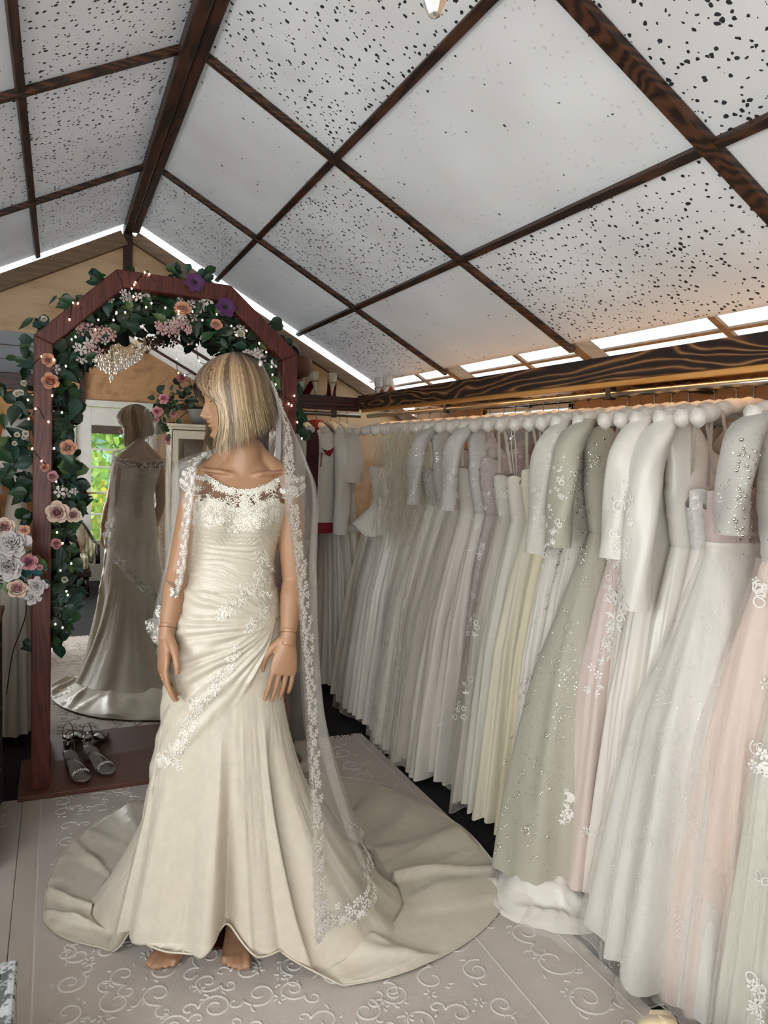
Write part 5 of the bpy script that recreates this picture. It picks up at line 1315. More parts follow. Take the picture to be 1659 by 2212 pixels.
# mirror glass with the same outline, behind the timber
MO = inset([(x, z) for x, z in OUT], .012)
m = MB(); n = len(MO); vs = [(x, MIRY, z) for x, z in MO] + [(x, MIRY + .006, z) for x, z in MO]
m.add(vs, [tuple(range(n)), tuple(range(n, 2 * n))[::-1]] + [(i, n + i, n + (i + 1) % n, (i + 1) % n) for i in range(n)]); m.build('mirror_glass', m_mirror, arch, False)
m = MB(); vs = [(x, MIRY + .007, z) for x, z in MO] + [(x, MIRY + .02, z) for x, z in MO]
m.add(vs, [tuple(range(n)), tuple(range(n, 2 * n))[::-1]] + [(i, n + i, n + (i + 1) % n, (i + 1) % n) for i in range(n)]); m.build('backing_board', m_arch_flat, arch, False)
m = MB(); m.box((-.145, 3.262, RUGZ + .001), (1.085, 3.66, .036)); bevel(m.build('base_board', m_arch_flat, arch, False), .004)
for x0 in (-.095, .958):
    for z0 in (.5, 1.4): m = MB(); m.box((x0, AY + .05, z0), (x0 + .06, MIRY + .02, z0 + .05)); bevel(m.build('strut', m_arch, arch, False), .004)

# ------------------------------------------------------------------ leaves and flowers
m_leafs = [mk('leaf_dark', lin(28, 52, 34), .45, var=.25, scale=30, rnd=True), mk('leaf_mid', lin(40, 74, 42), .42, var=.25, scale=30, rnd=True), mk('leaf_blue', lin(44, 76, 64), .5, var=.2, scale=30, rnd=True), mk('leaf_light', lin(84, 110, 60), .45, var=.2, scale=30, rnd=True)]
def leaf_mesh(wd_, mat, curl=.15):
    m = MB(); n = 7; P = np.zeros((n, 5, 3))
    for i in range(n):
        u = i / (n - 1); w_ = wd_ * (math.sin(PI * min(u * 1.02, 1) ** .72)) * (1 - .25 * u) + .004
        for j in range(5):
            s = (j - 2) / 2; P[i, j] = (s * w_, u, -curl * u * u + .16 * abs(s) * w_ * 1.6)
    m.grid(P); me = m.mesh('leaf'); me.materials.append(mat); return me
LEAF = [leaf_mesh(w_, mt, c) for mt in m_leafs for w_, c in ((.30, .15), (.38, .25))]
LEAFN = [leaf_mesh(.16, mt, .2) for mt in m_leafs[:3]]
def leaf_matrix(p, tipdir, nrm, size):
    y = Vector(tipdir).normalized(); z = Vector(nrm); z = (z - y * z.dot(y)).normalized(); x = y.cross(z); return basis(p, x, y, z, size)
def petal_patch(m, ang, r0, r1, z0, z1, wd_, cup, ruff, rnd_, mi=0, nu=5, nv=5):
    """one petal: grows from radius r0 at height z0 to radius r1 at height z1, width wd_, cupped towards the axis"""
    P = np.zeros((nu, nv, 3)); ph = rnd_.uniform(0, 6)
    for i in range(nu):
        s = -1 + 2 * i / (nu - 1)
        for j in range(nv):
            v = j / (nv - 1); wv = wd_ * math.sqrt(max(.02, 1 - ((v - .55) / .62) ** 2)); ve = v * (1 - .20 * s * s)
            r = r0 + (r1 - r0) * (ve ** 1.3); z = z0 + (z1 - z0) * math.sin(ve * PI / 2)
            a = ang + s * wv / max(r1, .25 * wd_ + r0); rr = r + cup * (1 - s * s) * r1 * .06 + ruff * math.sin(ph + 7 * s + 3 * v) * v * v
            if v > .8: rr += (v - .8) * r1 * .5 * cup * (1 - s * s); z -= (v - .8) * (z1 - z0) * .5 * (1 - s * s)
            P[i, j] = (rr * math.cos(a), rr * math.sin(a), z)
    m.grid(P, mi=mi)
def rose_mesh(mats, seed, open_=1.0, ruff=.0):
    """unit rose, radius about 1, looking along +z; mats = [outer, inner]"""
    rr = random.Random(seed); m = MB()
    for layer, (n, r0, r1, z1, wd_) in enumerate(((3, .14, .04, .92, .30), (3, .20, .15, .90, .40), (4, .26, .30, .86, .52), (4, .32, .46, .80, .66), (5, .38, .64 * open_, .70, .80), (5, .42, .86 * open_, .50, 1.0))):
        a0 = rr.uniform(0, 6)
        for k in range(n): petal_patch(m, a0 + 2 * PI * k / n + rr.uniform(-.12, .12), r0, r1 * rr.uniform(.93, 1.07), -.15 - .02 * layer, z1 * rr.uniform(.92, 1.08), wd_, .9, ruff, rr, 0 if layer > 3 else 1)
    m.sphere((0, 0, .2), .16, 8, 1, (1, 1, 2.4)); me = m.mesh('bloom')
    for mt in mats: me.materials.append(mt)
    return me
def peony_mesh(mats, seed):
    rr = random.Random(seed); m = MB()
    for layer, (n, r0, r1, z1, wd_) in enumerate(((6, .05, .16, .66, .20), (8, .12, .30, .70, .26), (9, .2, .44, .68, .30), (9, .28, .60, .60, .38), (8, .32, .78, .46, .52), (7, .34, .98, .22, .70))):
        a0 = rr.uniform(0, 6)
        for k in range(n): petal_patch(m, a0 + 2 * PI * k / n + rr.uniform(-.2, .2), r0, r1 * rr.uniform(.88, 1.1), -.2, z1 * rr.uniform(.85, 1.15), wd_, .7, .035, rr, 0 if layer > 2 else 1)
    me = m.mesh('bloom')
    for mt in mats: me.materials.append(mt)
    return me
def anemone_mesh(mats):
    rr = random.Random(2); m = MB()
    for layer, n in ((0, 6), (1, 6)):
        for k in range(n): petal_patch(m, 2 * PI * (k + .5 * layer) / n, .1, .85 + .15 * layer, -.05, .22 - .14 * layer, .62, .2, .04, rr, 0)
    m.sphere((0, 0, .12), .2, 10, 1); me = m.mesh('bloom')
    for mt in mats: me.materials.append(mt)
    return me
def P_(name, c): return mk(name, lin(*c), .6, var=.08, scale=14, sheen=.25)
p_peach, p_peach2 = P_('peach_petal', (222, 164, 136)), P_('deep_peach_petal', (212, 132, 100)); p_pink, p_pink2 = P_('pink_petal', (206, 142, 148)), P_('deep_pink_petal', (184, 92, 116))
p_cream, p_cream2 = P_('cream_petal', (220, 196, 178)), P_('blush_petal', (206, 150, 146)); p_white, p_white2 = P_('grey_white_petal', (206, 198, 196)), P_('grey_petal', (180, 170, 170)); p_purple, p_dark = P_('purple_petal', (92, 48, 100)), P_('anemone_eye', (18, 14, 22))
p_ivory = P_('ivory_petal', (214, 206, 188)); p_blossom, p_blossom2 = P_('blossom_white', (214, 204, 200)), P_('blossom_pink', (206, 168, 166))
ROSE_PEACH, ROSE_DEEP, ROSE_PINK, ROSE_CREAM, ROSE_IV = rose_mesh([p_peach, p_peach], 1), rose_mesh([p_peach, p_peach2], 2), rose_mesh([p_pink, p_pink], 3, .9), rose_mesh([p_cream, p_cream2], 4, 1.1), rose_mesh([p_ivory, p_ivory], 5, .95)
ROSE_MAG = rose_mesh([p_pink, p_pink2], 6, 1.0); PEONY = peony_mesh([p_white, p_white], 7); PEONY2 = peony_mesh([p_white, p_white2], 8); ANEM = anemone_mesh([p_purple, p_dark]); PEONY_P = peony_mesh([p_pink, p_pink2], 9)

gar = thing('flower_garland', 'garland of ivy leaves, roses and blossom wound along the timber arch', 'garland')
rnd = random.Random(42)
def jit(k): return Vector((rnd.uniform(-k, k), rnd.uniform(-k, k), rnd.uniform(-k, k)))
# backbone of the garland in photo pixels, with the half-width of the leaf mass and its density
SP = [((120, 1385), 34, .6), ((132, 1300), 40, 1.0), ((140, 1235), 36, 1.0), ((125, 1160), 34, 1.1), ((135, 1080), 40, 1.2), ((120, 1000), 40, 1.2), ((125, 920), 36, 1.0), ((130, 850), 40, 1.2), ((140, 780), 46, 1.3), ((165, 722), 48, 1.3), ((215, 690), 48, 1.3), ((270, 668), 46, 1.3), ((330, 655), 44, 1.2), ((385, 665), 44, 1.2), ((440, 685), 48, 1.3), ((490, 700), 44, 1.2), ((530, 735), 40, 1.0), ((570, 780), 38, 1.0), ((605, 830), 30, .8), ((640, 900), 20, .5)]
leaves = []
for i in range(len(SP) - 1):
    (x0, y0), w0, d0 = SP[i]; (x1, y1), w1, d1 = SP[i + 1]; L_ = math.hypot(x1 - x0, y1 - y0)
    for k in range(int(L_ * .52 * (d0 + d1) / 2)):
        u = rnd.random(); a = rnd.uniform(0, 2 * PI); q = math.sqrt(rnd.random()) * (w0 + (w1 - w0) * u); leaves.append((x0 + (x1 - x0) * u + q * math.cos(a), y0 + (y1 - y0) * u + q * math.sin(a), rnd.uniform(3.34, 3.52)))
# sprays outside the frame: left of the post, over the top beams, right shoulder
for (cx, cy, sx, sy, n, ya) in ((50, 770, 16, 30, 12, 3.42), (35, 870, 26, 40, 22, 3.5), (38, 980, 30, 55, 26, 3.5), (45, 1060, 18, 40, 14, 3.5), (20, 1000, 18, 60, 10, 3.45), (90, 705, 24, 14, 10, 3.42), (200, 605, 22, 14, 9, 3.42), (155, 660, 30, 18, 10, 3.42), (320, 598, 60, 8, 5, 3.42), (380, 590, 18, 12, 7, 3.42), (440, 605, 30, 14, 12, 3.42), (590, 715, 30, 30, 12, 3.44), (615, 735, 16, 20, 8, 3.44), (650, 880, 10, 20, 4, 3.4), (650, 930, 16, 16, 6, 3.4), (55, 1135, 10, 30, 4, 3.42), (60, 1385, 6, 20, 3, 3.45), (150, 1300, 26, 26, 16, 3.42), (170, 1080, 14, 40, 8, 3.46), (160, 1000, 12, 30, 8, 3.46)):
    for k in range(n): leaves.append((rnd.gauss(cx, sx * .6), rnd.gauss(cy, sy * .6), ya + rnd.uniform(-.05, .05)))
rnd.shuffle(leaves)
stuff = MB(); nleaf = 0; stuff_src = {}
big = []
for k, (x, y, Y) in enumerate(leaves):
    p = at_Y(x, y, Y); a = rnd.uniform(-PI, PI) * .75 - PI / 2; tip = Vector((math.cos(a), rnd.uniform(-.3, .3), math.sin(a))); nr = Vector((rnd.uniform(-.6, .6), -1, rnd.uniform(-.2, .7))); size = rnd.uniform(.050, .092) * (1 if rnd.random() < .8 else .6)
    narrow = rnd.random() < .14; me = rnd.choice(LEAFN) if narrow else rnd.choice(LEAF[:4] * 3 + LEAF[4:6] * 2 + LEAF[6:])
    big.append((Y + rnd.random() * .02, me, leaf_matrix(p - tip.normalized() * size * .5, tip, nr, size)))
big.sort(key=lambda q: q[0])
for k, (Y, me, M) in enumerate(big):
    if k < 290: link('leaf', me, gar, M)
    else:
        mi = m_leafs.index(me.materials[0]); stuff.add([M @ v.co for v in me.vertices], [tuple(pl.vertices) for pl in me.polygons], mi)
o = stuff.build('foliage', m_leafs, gar); o['kind'] = 'stuff'
# stems
m = MB(); m_stem = mk('dark_stem', lin(34, 38, 26), .7)
for q in range(5):
    pts = []
    for (x, y), w_, d_ in SP: p = at_Y(x + rnd.uniform(-w_, w_) * .45, y + rnd.uniform(-8, 8), 3.43 + rnd.uniform(-.03, .03)); pts.append(tuple(p))
    m.tube([tuple(c) for c in catmull(pts, 90)], .0028, 5)
o = m.build('stems', m_stem, gar); o['kind'] = 'stuff'
def bloom(px, py, rpx, me, Y=3.31, look=(0, -1, .25), name='rose', parent=gar):
    p = at_Y(px, py, Y); s = rpx / FPX * (p - EYE).dot(CF); d_ = (Vector(look) + jit(.25)).normalized(); link(name, me, parent, frame_n(p, d_, rnd.uniform(0, 6), s))
for px, py, r, me in ((103, 778, 16, ROSE_PEACH), (108, 826, 20, ROSE_DEEP), (146, 968, 19, ROSE_PEACH), (113, 1030, 14, ROSE_PINK), (96, 1010, 10, ROSE_DEEP), (124, 1107, 24, ROSE_CREAM), (158, 1112, 16, ROSE_CREAM), (123, 1176, 14, ROSE_PINK), (394, 670, 19, ROSE_PEACH), (466, 703, 14, ROSE_PEACH), (43, 850, 9, ROSE_IV), (38, 850, 9, ROSE_IV), (52, 829, 8, ROSE_IV), (55, 937, 8, ROSE_IV), (37, 940, 7, ROSE_IV), (51, 945, 6, ROSE_IV), (31, 958, 6, ROSE_IV), (100, 1262, 9, ROSE_IV), (520, 722, 10, ROSE_IV), (140, 1252, 8, ROSE_IV), (96, 690, 8, ROSE_IV)): bloom(px, py, r, me)
for px, py, r in ((420, 610, 22), (487, 664, 23)): bloom(px, py, r, ANEM, 3.29, (0, -1, .1), 'anemone')
# sprays of small blossom
def blossom_spray(cx, cy, sx, sy, n, mats, Y, r=.024):
    m = MB()
    for k in range(max(3, int(n * .5))):
        p = at_Y(rnd.gauss(cx, sx), rnd.gauss(cy, sy), Y + rnd.uniform(-.04, .04)); fm = MB(); nr = Vector((rnd.uniform(-.7, .7), -1, rnd.uniform(-.6, .5))); M = frame_n(p, nr, rnd.uniform(0, 6))
        flower(m, M, r * rnd.uniform(.7, 1.25), 5, .008)
    o = m.build('blossom_spray', mats, gar); o['kind'] = 'stuff'
for a in ((195, 725, 14, 16, 26, p_blossom2), (205, 740, 12, 10, 10, p_blossom), (226, 722, 12, 6, 14, p_blossom2), (178, 760, 8, 10, 12, p_blossom), (375, 708, 18, 9, 34, p_blossom2), (395, 690, 14, 10, 20, p_blossom), (420, 665, 12, 12, 12, p_blossom), (262, 640, 14, 8, 10, p_blossom), (545, 770, 14, 12, 22, p_blossom), (520, 712, 8, 8, 8, p_blossom), (120, 800, 14, 10, 8, p_blossom), (140, 1060, 10, 14, 8, p_blossom), (300, 640, 14, 8, 8, p_blossom), (185, 700, 14, 8, 12, p_blossom2)): blossom_spray(a[0], a[1], a[2], a[3], a[4], a[5], 3.36)
# wicker lantern form hanging inside the garland
m = MB(); c = at_Y(142, 890, 3.46)
for k in range(12):
    a = 2 * PI * k / 12; m.tube([(c.x + r_ * math.cos(a), c.y + r_ * math.sin(a), c.z + z_) for r_, z_ in ((.008, .09), (.022, .05), (.034, -.02), (.03, -.07), (.012, -.09))], .002, 5)
o = m.build('twig_lantern', m_stem, gar); o['kind'] = 'stuff'

# fairy lights
fl = thing('fairy_lights', 'string of warm white fairy lights on dark cable wound through the garland', 'fairy lights')
m = MB(); bulbs = []
for q in range(2):
    pts = []
    for (x, y), w_, d_ in SP: p = at_Y(x + rnd.uniform(-w_, w_) * .7, y + rnd.uniform(-14, 14), 3.31 + rnd.uniform(-.03, .05)); pts.append(tuple(p))
    C = catmull(pts, 140); m.tube([tuple(c) for c in C], .0017, 5)
    for k in range(3 + q, 140, 6): bulbs.append(C[k] + np.array([rnd.uniform(-.012, .012), -.012, rnd.uniform(-.012, .012)]))
for path in (((90, 770), (62, 800), (60, 860), (63, 905), (80, 880), (95, 905)), ((62, 905), (66, 960), (85, 990), (100, 1005)), ((290, 615), (300, 600), (318, 585), (322, 592), (335, 610)), ((288, 640), (285, 620), (300, 603)), ((150, 690), (160, 650), (175, 665)), ((425, 745), (428, 775), (440, 786), (462, 780)), ((636, 855), (640, 900), (650, 945), (655, 940))):
    pts = [tuple(at_Y(x, y, AY - .06)) for x, y in path]; C = catmull(pts, 30); m.tube([tuple(c) for c in C], .0017, 5)
    for k in (0, 12, 22): bulbs.append(C[k])
m.tube([tuple(c) for c in catmull([tuple(at_Y(x, y, AY + .0)) for x, y in ((58, 1300), (55, 1330), (42, 1370), (30, 1400), (22, 1440), (14, 1500))], 24)], .0022, 6)
m.build('cable', m_black, fl)
bm_ = MB(); bm_.sphere((0, 0, 0), .0036, 8, 0, (1, 1, 1.4)); bme = bm_.mesh('bulb'); bme.materials.append(m_fairy)
for b in bulbs: link('bulb', bme, fl, Matrix.Translation(Vector(b)))

# ------------------------------------------------------------------ shoes
def shoe_frame(loc, rz, tilt=0): return Matrix.Translation(loc) @ Matrix.Rotation(rz, 4, 'Z') @ Matrix.Rotation(tilt, 4, 'X')
def sole_pt(t_, hh, ln):
    """centre line of a high heeled insole, t 0 heel .. 1 toe: (y along, z)"""
    y = ln * t_; z = hh * (1 - smoothstep(t_, .12, .66)) + .006 + .004 * math.sin(t_ * PI) * 0; return y, float(z)
def pump(name, label, grp, M, mu, ms, hh=.085, ln=.235):
    t = thing(name, label, 'shoe', grp); t.matrix_world = M
    halfw = lambda u: float(interp(u, [0, .015, .04, .09, .2, .45, .7, .85, .95, 1], [.003, .012, .020, .027, .030, .028, .037, .033, .020, .004]))
    rim = lambda u: float(interp(u, [0, .06, .2, .4, .55, .68, .78, .9, 1], [.058, .060, .050, .030, .022, .020, .026, .016, .008]))
    n, k = 30, 13; P = np.zeros((n, k, 3)); S2 = np.zeros((n, 5, 3))
    for i in range(n):
        u = i / (n - 1); y, z = sole_pt(u, hh, ln); w_ = halfw(u); h = rim(u); close = smoothstep(u, .70, .80)
        for j in range(k):
            s = -1 + 2 * j / (k - 1)
            # open top: two side walls; toe: closed vault
            aw = s * PI / 2 * 1.0
            xo = w_ * math.copysign(min(1, abs(s) * 1.55) ** .6, s) if abs(s) < .65 else math.copysign(w_ * (1 - .10 * (abs(s) - .65)), s); zo = 0 if abs(s) < .4 else h * ((abs(s) - .4) / .6)
            xc = w_ * math.sin(s * PI / 2); zc = h * 1.15 * math.cos(s * PI / 2)
            P[i, j] = (xo * (1 - close) + xc * close, y, z + zo * (1 - close) + zc * close)
        if u < .02: P[i, :, 0] *= .9
        for j in range(5): s = -1 + j / 2; S2[i, j] = (s * w_ * .95, y, z - .004 - .002 * (1 - s * s))
    m = MB(); m.grid(P)
    m.add([tuple(P[0, j]) for j in range(k)] , [tuple(range(k))]); o = m.build('upper', mu, t); md_ = o.modifiers.new('s', 'SOLIDIFY'); md_.thickness = .0018
    m = MB(); m.grid(S2); o = m.build('sole', ms, t); md_ = o.modifiers.new('s', 'SOLIDIFY'); md_.thickness = .003; md_.offset = 0
    m = MB(); m.tube([(0, .022, hh + .002), (0, .020, hh * .75), (0, .014, hh * .4), (0, .012, .0)], [.022, .0135, .0075, .0055], 14); m.build('heel', mu, t); return t
m_cream_lea = mk('cream_patent_leather', lin(206, 196, 164), .22, var=.04); m_redsole = mk('red_lacquer_sole', lin(120, 16, 24), .3, var=.05); m_white_satin_shoe = mk('white_satin_shoe', lin(206, 202, 198), .45, var=.05); m_tan_sole = mk('tan_sole', lin(150, 104, 78), .5)
ZS = 1.861
p1, p2 = at_Y(684, 855, 4.36), at_Y(714, 855, 4.36)
pump('high_heel_shoe', 'cream patent high heel with red sole on the short shelf, nearer the hat', 'cream high heels on the short shelf', shoe_frame((p1.x, 4.36, ZS), .28), m_cream_lea, m_redsole)
pump('high_heel_shoe', 'cream patent high heel with red sole on the short shelf, nearer the long shelf', 'cream high heels on the short shelf', shoe_frame((p2.x + .01, 4.36, ZS), -.30), m_cream_lea, m_redsole)
pump('court_shoe', 'white court shoe standing on the long shelf, farther of the pair', 'white court shoes on the long shelf', shoe_frame((1.765, 4.09, ZS), -.6), m_white_satin_shoe, m_tan_sole, .05)
pump('court_shoe', 'white court shoe standing on the long shelf, nearer of the pair', 'white court shoes on the long shelf', shoe_frame((1.755, 3.95, ZS), -.7), m_white_satin_shoe, m_tan_sole, .05)
pump('slipper', 'single white slipper on the short shelf beside the arch post', None, shoe_frame((1.40, 4.40, ZS), 1.2), m_white_satin_shoe, m_tan_sole, .02, .16)
# silver sandals on the base board
m_silver = mk('silver_leather', lin(150, 146, 142), .32, .75, var=.15, scale=40); m_jewel = mk('rhinestone', lin(236, 236, 232), .05, .6, var=.1); m_insole = mk('grey_insole', lin(128, 120, 114), .45, .3, var=.15)
def sandal(label, M):
    t = thing('sandal', label, 'sandal', 'silver sandals on the mirror base'); t.matrix_world = M; hh, ln = .055, .235
    halfw = lambda u: float(interp(u, [0, .06, .2, .45, .7, .88, .96, 1], [.012, .024, .029, .026, .038, .034, .022, .006]))
    P = np.zeros((26, 5, 3))
    for i in range(26):
        u = i / 25; y, z = sole_pt(u, hh, ln)
        for j in range(5): s = -1 + j / 2; P[i, j] = (s * halfw(u), y, z + .004)
    m = MB(); m.grid(P); o = m.build('insole', m_insole, t); md_ = o.modifiers.new('s', 'SOLIDIFY'); md_.thickness = .008
    m = MB(); m.tube([(0, .022, hh), (0, .018, hh * .5), (0, .014, 0)], [.022, .015, .010], 14); m.build('heel', m_silver, t)
    def strap(name, u0, u1, hgt, wd_, jew):
        m = MB(); n = 15; Q = np.zeros((n, 3, 3)); jm = MB()
        for i in range(n):
            a = PI * i / (n - 1)
            for j in range(3):
                u = u0 + (u1 - u0) * (i / (n - 1)) + (j - 1) * wd_; y, z = sole_pt(u, hh, ln); Q[i, j] = (-halfw(u) * 1.05 * math.cos(a), y, z + hgt * math.sin(a) ** .8 + .004)
        m.grid(Q); o = m.build(name, m_silver, t); md_ = o.modifiers.new('s', 'SOLIDIFY'); md_.thickness = .002
        if jew:
            for i in range(2, 13):
                c = Q[i, 1]; jm.sphere((c[0], c[1], c[2] + .003), .0042, 6)
                for q in (-1, 1): jm.sphere((c[0], c[1] + q * .006, c[2] + .002), .0026, 6)
            jo = jm.build('jewels', m_jewel, o); jo['kind'] = 'stuff'
    strap('toe_strap', .74, .74, .032, .035, True); strap('cross_strap', .68, .30, .045, .022, False); strap('heel_strap', .10, .12, .075, .018, False)
    return t
zb_ = .037
a = at_Z(158, 1690, zb_); b = at_Z(195, 1668, zb_)
sandal('silver jewelled sandal on the mirror base, nearer the timber post', shoe_frame((.045, 3.525, zb_), math.radians(198)))
sandal('silver jewelled sandal on the mirror base, nearer the gown', shoe_frame((.125, 3.560, zb_), math.radians(206)))

# ------------------------------------------------------------------ hats on the gable wall
m_hatb = mk('brown_felt', lin(128, 88, 66), .75, var=.12, scale=60, sheen=.2); m_hatk = mk('black_felt', lin(16, 16, 18), .7, var=.2, sheen=.15); m_band = mk('hat_band', lin(60, 36, 26), .6)
def hat(label, c, nrm, r, mat):
    t = thing('hat', label, 'hat', 'hats on the gable wall'); t.matrix_world = frame_n(c, nrm)
    m = MB(); m.lathe([(.001, .115), (r * .30, .112), (r * .46, .09), (r * .50, .04), (r * .54, .004), (r * .8, -.004), (r * 1.0, .004), (r * 1.0, .001), (r * .8, -.008), (r * .52, -.002)], 40); m.build('crown_and_brim', mat, t)
    m = MB(); m.lathe([(r * .515, .035), (r * .55, .008), (r * .565, .009), (r * .53, .036)], 40); m.build('band', m_band, t)
hc = at_Y(632, 792, 4.60); hat('brown felt hat with round brim hanging on the gable beside the arch', (hc.x, 4.57, hc.z), (.75, -.65, .05), .150, m_hatb)
hc = at_Y(612, 768, 4.52); hat('black felt hat half hidden behind the arch shoulder', (hc.x, 4.50, hc.z), (.35, -.9, .1), .10, m_hatk)

# ------------------------------------------------------------------ faux bookcase box with bouquet
m_bkcase = mk('dark_case_wood', lin(54, 46, 44), .55, var=.2, scale=30); bk_c = [mk('book_spine_' + nme, lin(*c), .55, var=.25, scale=40) for nme, c in (('tan', (150, 136, 122)), ('grey', (110, 102, 96)), ('umber', (86, 72, 62)), ('cream', (178, 168, 154)))]
bx = thing('bookcase', 'dark wooden bookcase packed with old book spines at the edge of view', 'bookcase')
BX0, BX1, BY0, BY1, BZ = -.62, -.205, 2.72, 3.30, .815
m = MB(); m.box((BX0, BY0, RUGZ), (BX1 - .03, BY1, BZ)); bevel(m.build('carcass', m_bkcase, bx, False), .004)
m = MB(); m.box((BX0 - .015, BY0 - .015, BZ), (BX1 + .012, BY1 + .01, BZ + .022)); bevel(m.build('top_board', mk('worn_top', lin(112, 88, 66), .5, var=.15), bx, False), .004)
rows = 6; hh_ = (BZ - RUGZ - .02) / rows
rb = random.Random(4)
for r_ in range(rows):
    z0 = RUGZ + .01 + r_ * hh_
    m = MB(); m.box((BX1 - .03, BY0, z0), (BX1, BY1, z0 + .016)); bevel(m.build('shelf_edge', m_bkcase, bx, False), .002)
    y = BY0 + .02
    while y < BY1 - .03:
        w_ = rb.uniform(.016, .030); h = hh_ * rb.uniform(.66, .86); m = MB(); m.box((BX1 - .04, y, z0 + .016), (BX1 - rb.uniform(.006, .014), y + w_ - .002, z0 + .016 + h)); bevel(m.build('book_spine', rb.choice(bk_c), bx, False), .002, 1); y += w_
for y in (BY0, BY1 - .018): m = MB(); m.box((BX1 - .03, y, RUGZ), (BX1 + .003, y + .018, BZ)); bevel(m.build('stile', m_bkcase, bx, False), .002)
vs_ = thing('vase', 'grey ceramic vase standing on the bookcase under the bouquet', 'vase'); vc = Vector((-.27, 3.13, BZ + .023))
m = MB(); m.lathe([(.001, 0), (.045, 0), (.06, .05), (.05, .11), (.042, .13), (.048, .14), (.044, .138), (.036, .12)], 28, vc); m.build('body', mk('grey_glaze', lin(150, 148, 146), .25, var=.1), vs_)
bq = thing('bouquet', 'bouquet of grey white peonies and pink roses on the bookcase', 'bouquet')
for px, py, r, me, nm in ((27, 1174, 34, PEONY, 'peony'), (20, 1222, 31, PEONY2, 'peony'), (60, 1214, 20, ROSE_MAG, 'rose'), (85, 1226, 8, ROSE_PINK, 'rose_bud'), (36, 1274, 21, ROSE_CREAM, 'rose'), (80, 1266, 19, PEONY, 'peony'), (70, 1290, 17, PEONY, 'peony'), (9, 1140, 22, ROSE_CREAM, 'rose'), (52, 1146, 13, ROSE_PEACH, 'rose'), (70, 1266, 7, ROSE_PINK, 'rose_bud'), (48, 1168, 18, PEONY, 'peony'), (-14, 1200, 30, PEONY, 'peony')): bloom(px, py, r, me, 3.08 + rnd.uniform(-.02, .02), (.15, -1, .25), nm, bq)
m_teal = mk('teal_leaf', lin(30, 84, 82), .5, var=.2, scale=30); TEAL = [leaf_mesh(.36, m_teal, .2), leaf_mesh(.30, m_leafs[3], .2)]
for px, py in ((5, 1186), (56, 1248), (70, 1240), (66, 1255), (84, 1206), (88, 1212), (82, 1218), (14, 1256), (4, 1262), (78, 1198), (50, 1262), (92, 1240), (98, 1250)):
    p = at_Y(px, py, 3.12); a = rnd.uniform(0, 2 * PI); link('leaf', rnd.choice(TEAL), bq, leaf_matrix(p, (math.cos(a), -.2, math.sin(a)), (rnd.uniform(-.4, .4), -1, .4), rnd.uniform(.04, .06)))
m = MB()
for q in range(8): a = rnd.uniform(0, 6); m.tube([tuple(vc + Vector((0, 0, .03))), tuple(vc + Vector((.01 * math.cos(a), .01 * math.sin(a), .14))), tuple(at_Y(rnd.uniform(0, 75), rnd.uniform(1170, 1270), 3.12))], .003, 5)
o = m.build('stems', m_leafs[0], bq); o['kind'] = 'stuff'
# printed box in the lower corner
def print_mat():
    t = NT('monochrome_street_print'); v = t.coord((1, 1, 1)); vo = t.n('ShaderNodeTexBrick'); vo.inputs['Scale'].default_value = 9; vo.inputs['Color1'].default_value = lin(200, 206, 202); vo.inputs['Color2'].default_value = lin(120, 128, 130); vo.inputs['Mortar'].default_value = lin(30, 32, 34); vo.inputs['Mortar Size'].default_value = .05
    vo.inputs['Brick Width'].default_value = .35; vo.inputs['Row Height'].default_value = 1.1; t.l(t.coord((1, 1, 1), (PI / 2, 0, 0)), vo.inputs['Vector'])
    n1 = t.noise(t.coord((3, 3, 1)), 9, 4, .7); r = t.ramp(n1.outputs[0], [(.46, lin(20, 22, 24)), (.54, lin(235, 238, 235))]); t.l(t.mix(.55, vo.outputs[0], r.outputs[0]), t.p.inputs['Base Color']); t.set(Roughness=.4); return t.m
pb = thing('storage_box', 'box printed with black and white street pictures in the lower corner', 'box'); m_print = print_mat()
c = at_Z(40, 2066, .30)
m = MB(); m.box((c.x - .40, c.y - .30, RUGZ), (c.x - .003, c.y - .003, .285)); bevel(m.build('body', m_print, pb, False), .012, 3)
m = MB(); m.box((c.x - .403, c.y - .303, .255), (c.x, c.y, .30)); bevel(m.build('lid', m_print, pb, False), .012, 3)
# round box with satin ribbon at the bottom edge
rb_ = thing('hat_box', 'white round box tied with a cream satin ribbon at the lower edge', 'box'); c = at_Z(1448, 2285, .20)
m = MB(); m.lathe([(.001, .002), (.092, .002), (.092, .17), (.097, .17), (.097, .20), (.09, .204), (.001, .204)], 48, (c.x, c.y, 0)); m.build('body', m_white_paint, rb_)
m_rib = satin('cream_ribbon', lin(226, 206, 164), .3, .05)
m = MB()
for sx in (-1, 1):
    P = np.zeros((16, 3, 3)); d_ = Vector((.6 * sx - .3, .75 * 1, 0)).normalized()
    for i in range(16):
        a = PI * 1.05 * i / 15
        for j in range(3): P[i, j] = Vector((c.x, c.y + .01, .206)) + d_ * (.065 * math.sin(a) * (1 if i < 8 else 1)) + Vector((0, 0, .058 * (1 - math.cos(a)) * .62)) + Vector((d_.y, -d_.x, 0)) * ((j - 1) * .017)
    m2 = MB(); m2.grid(P); o = m2.build('ribbon_loop', m_rib, rb_); md_ = o.modifiers.new('s', 'SOLIDIFY'); md_.thickness = .0012
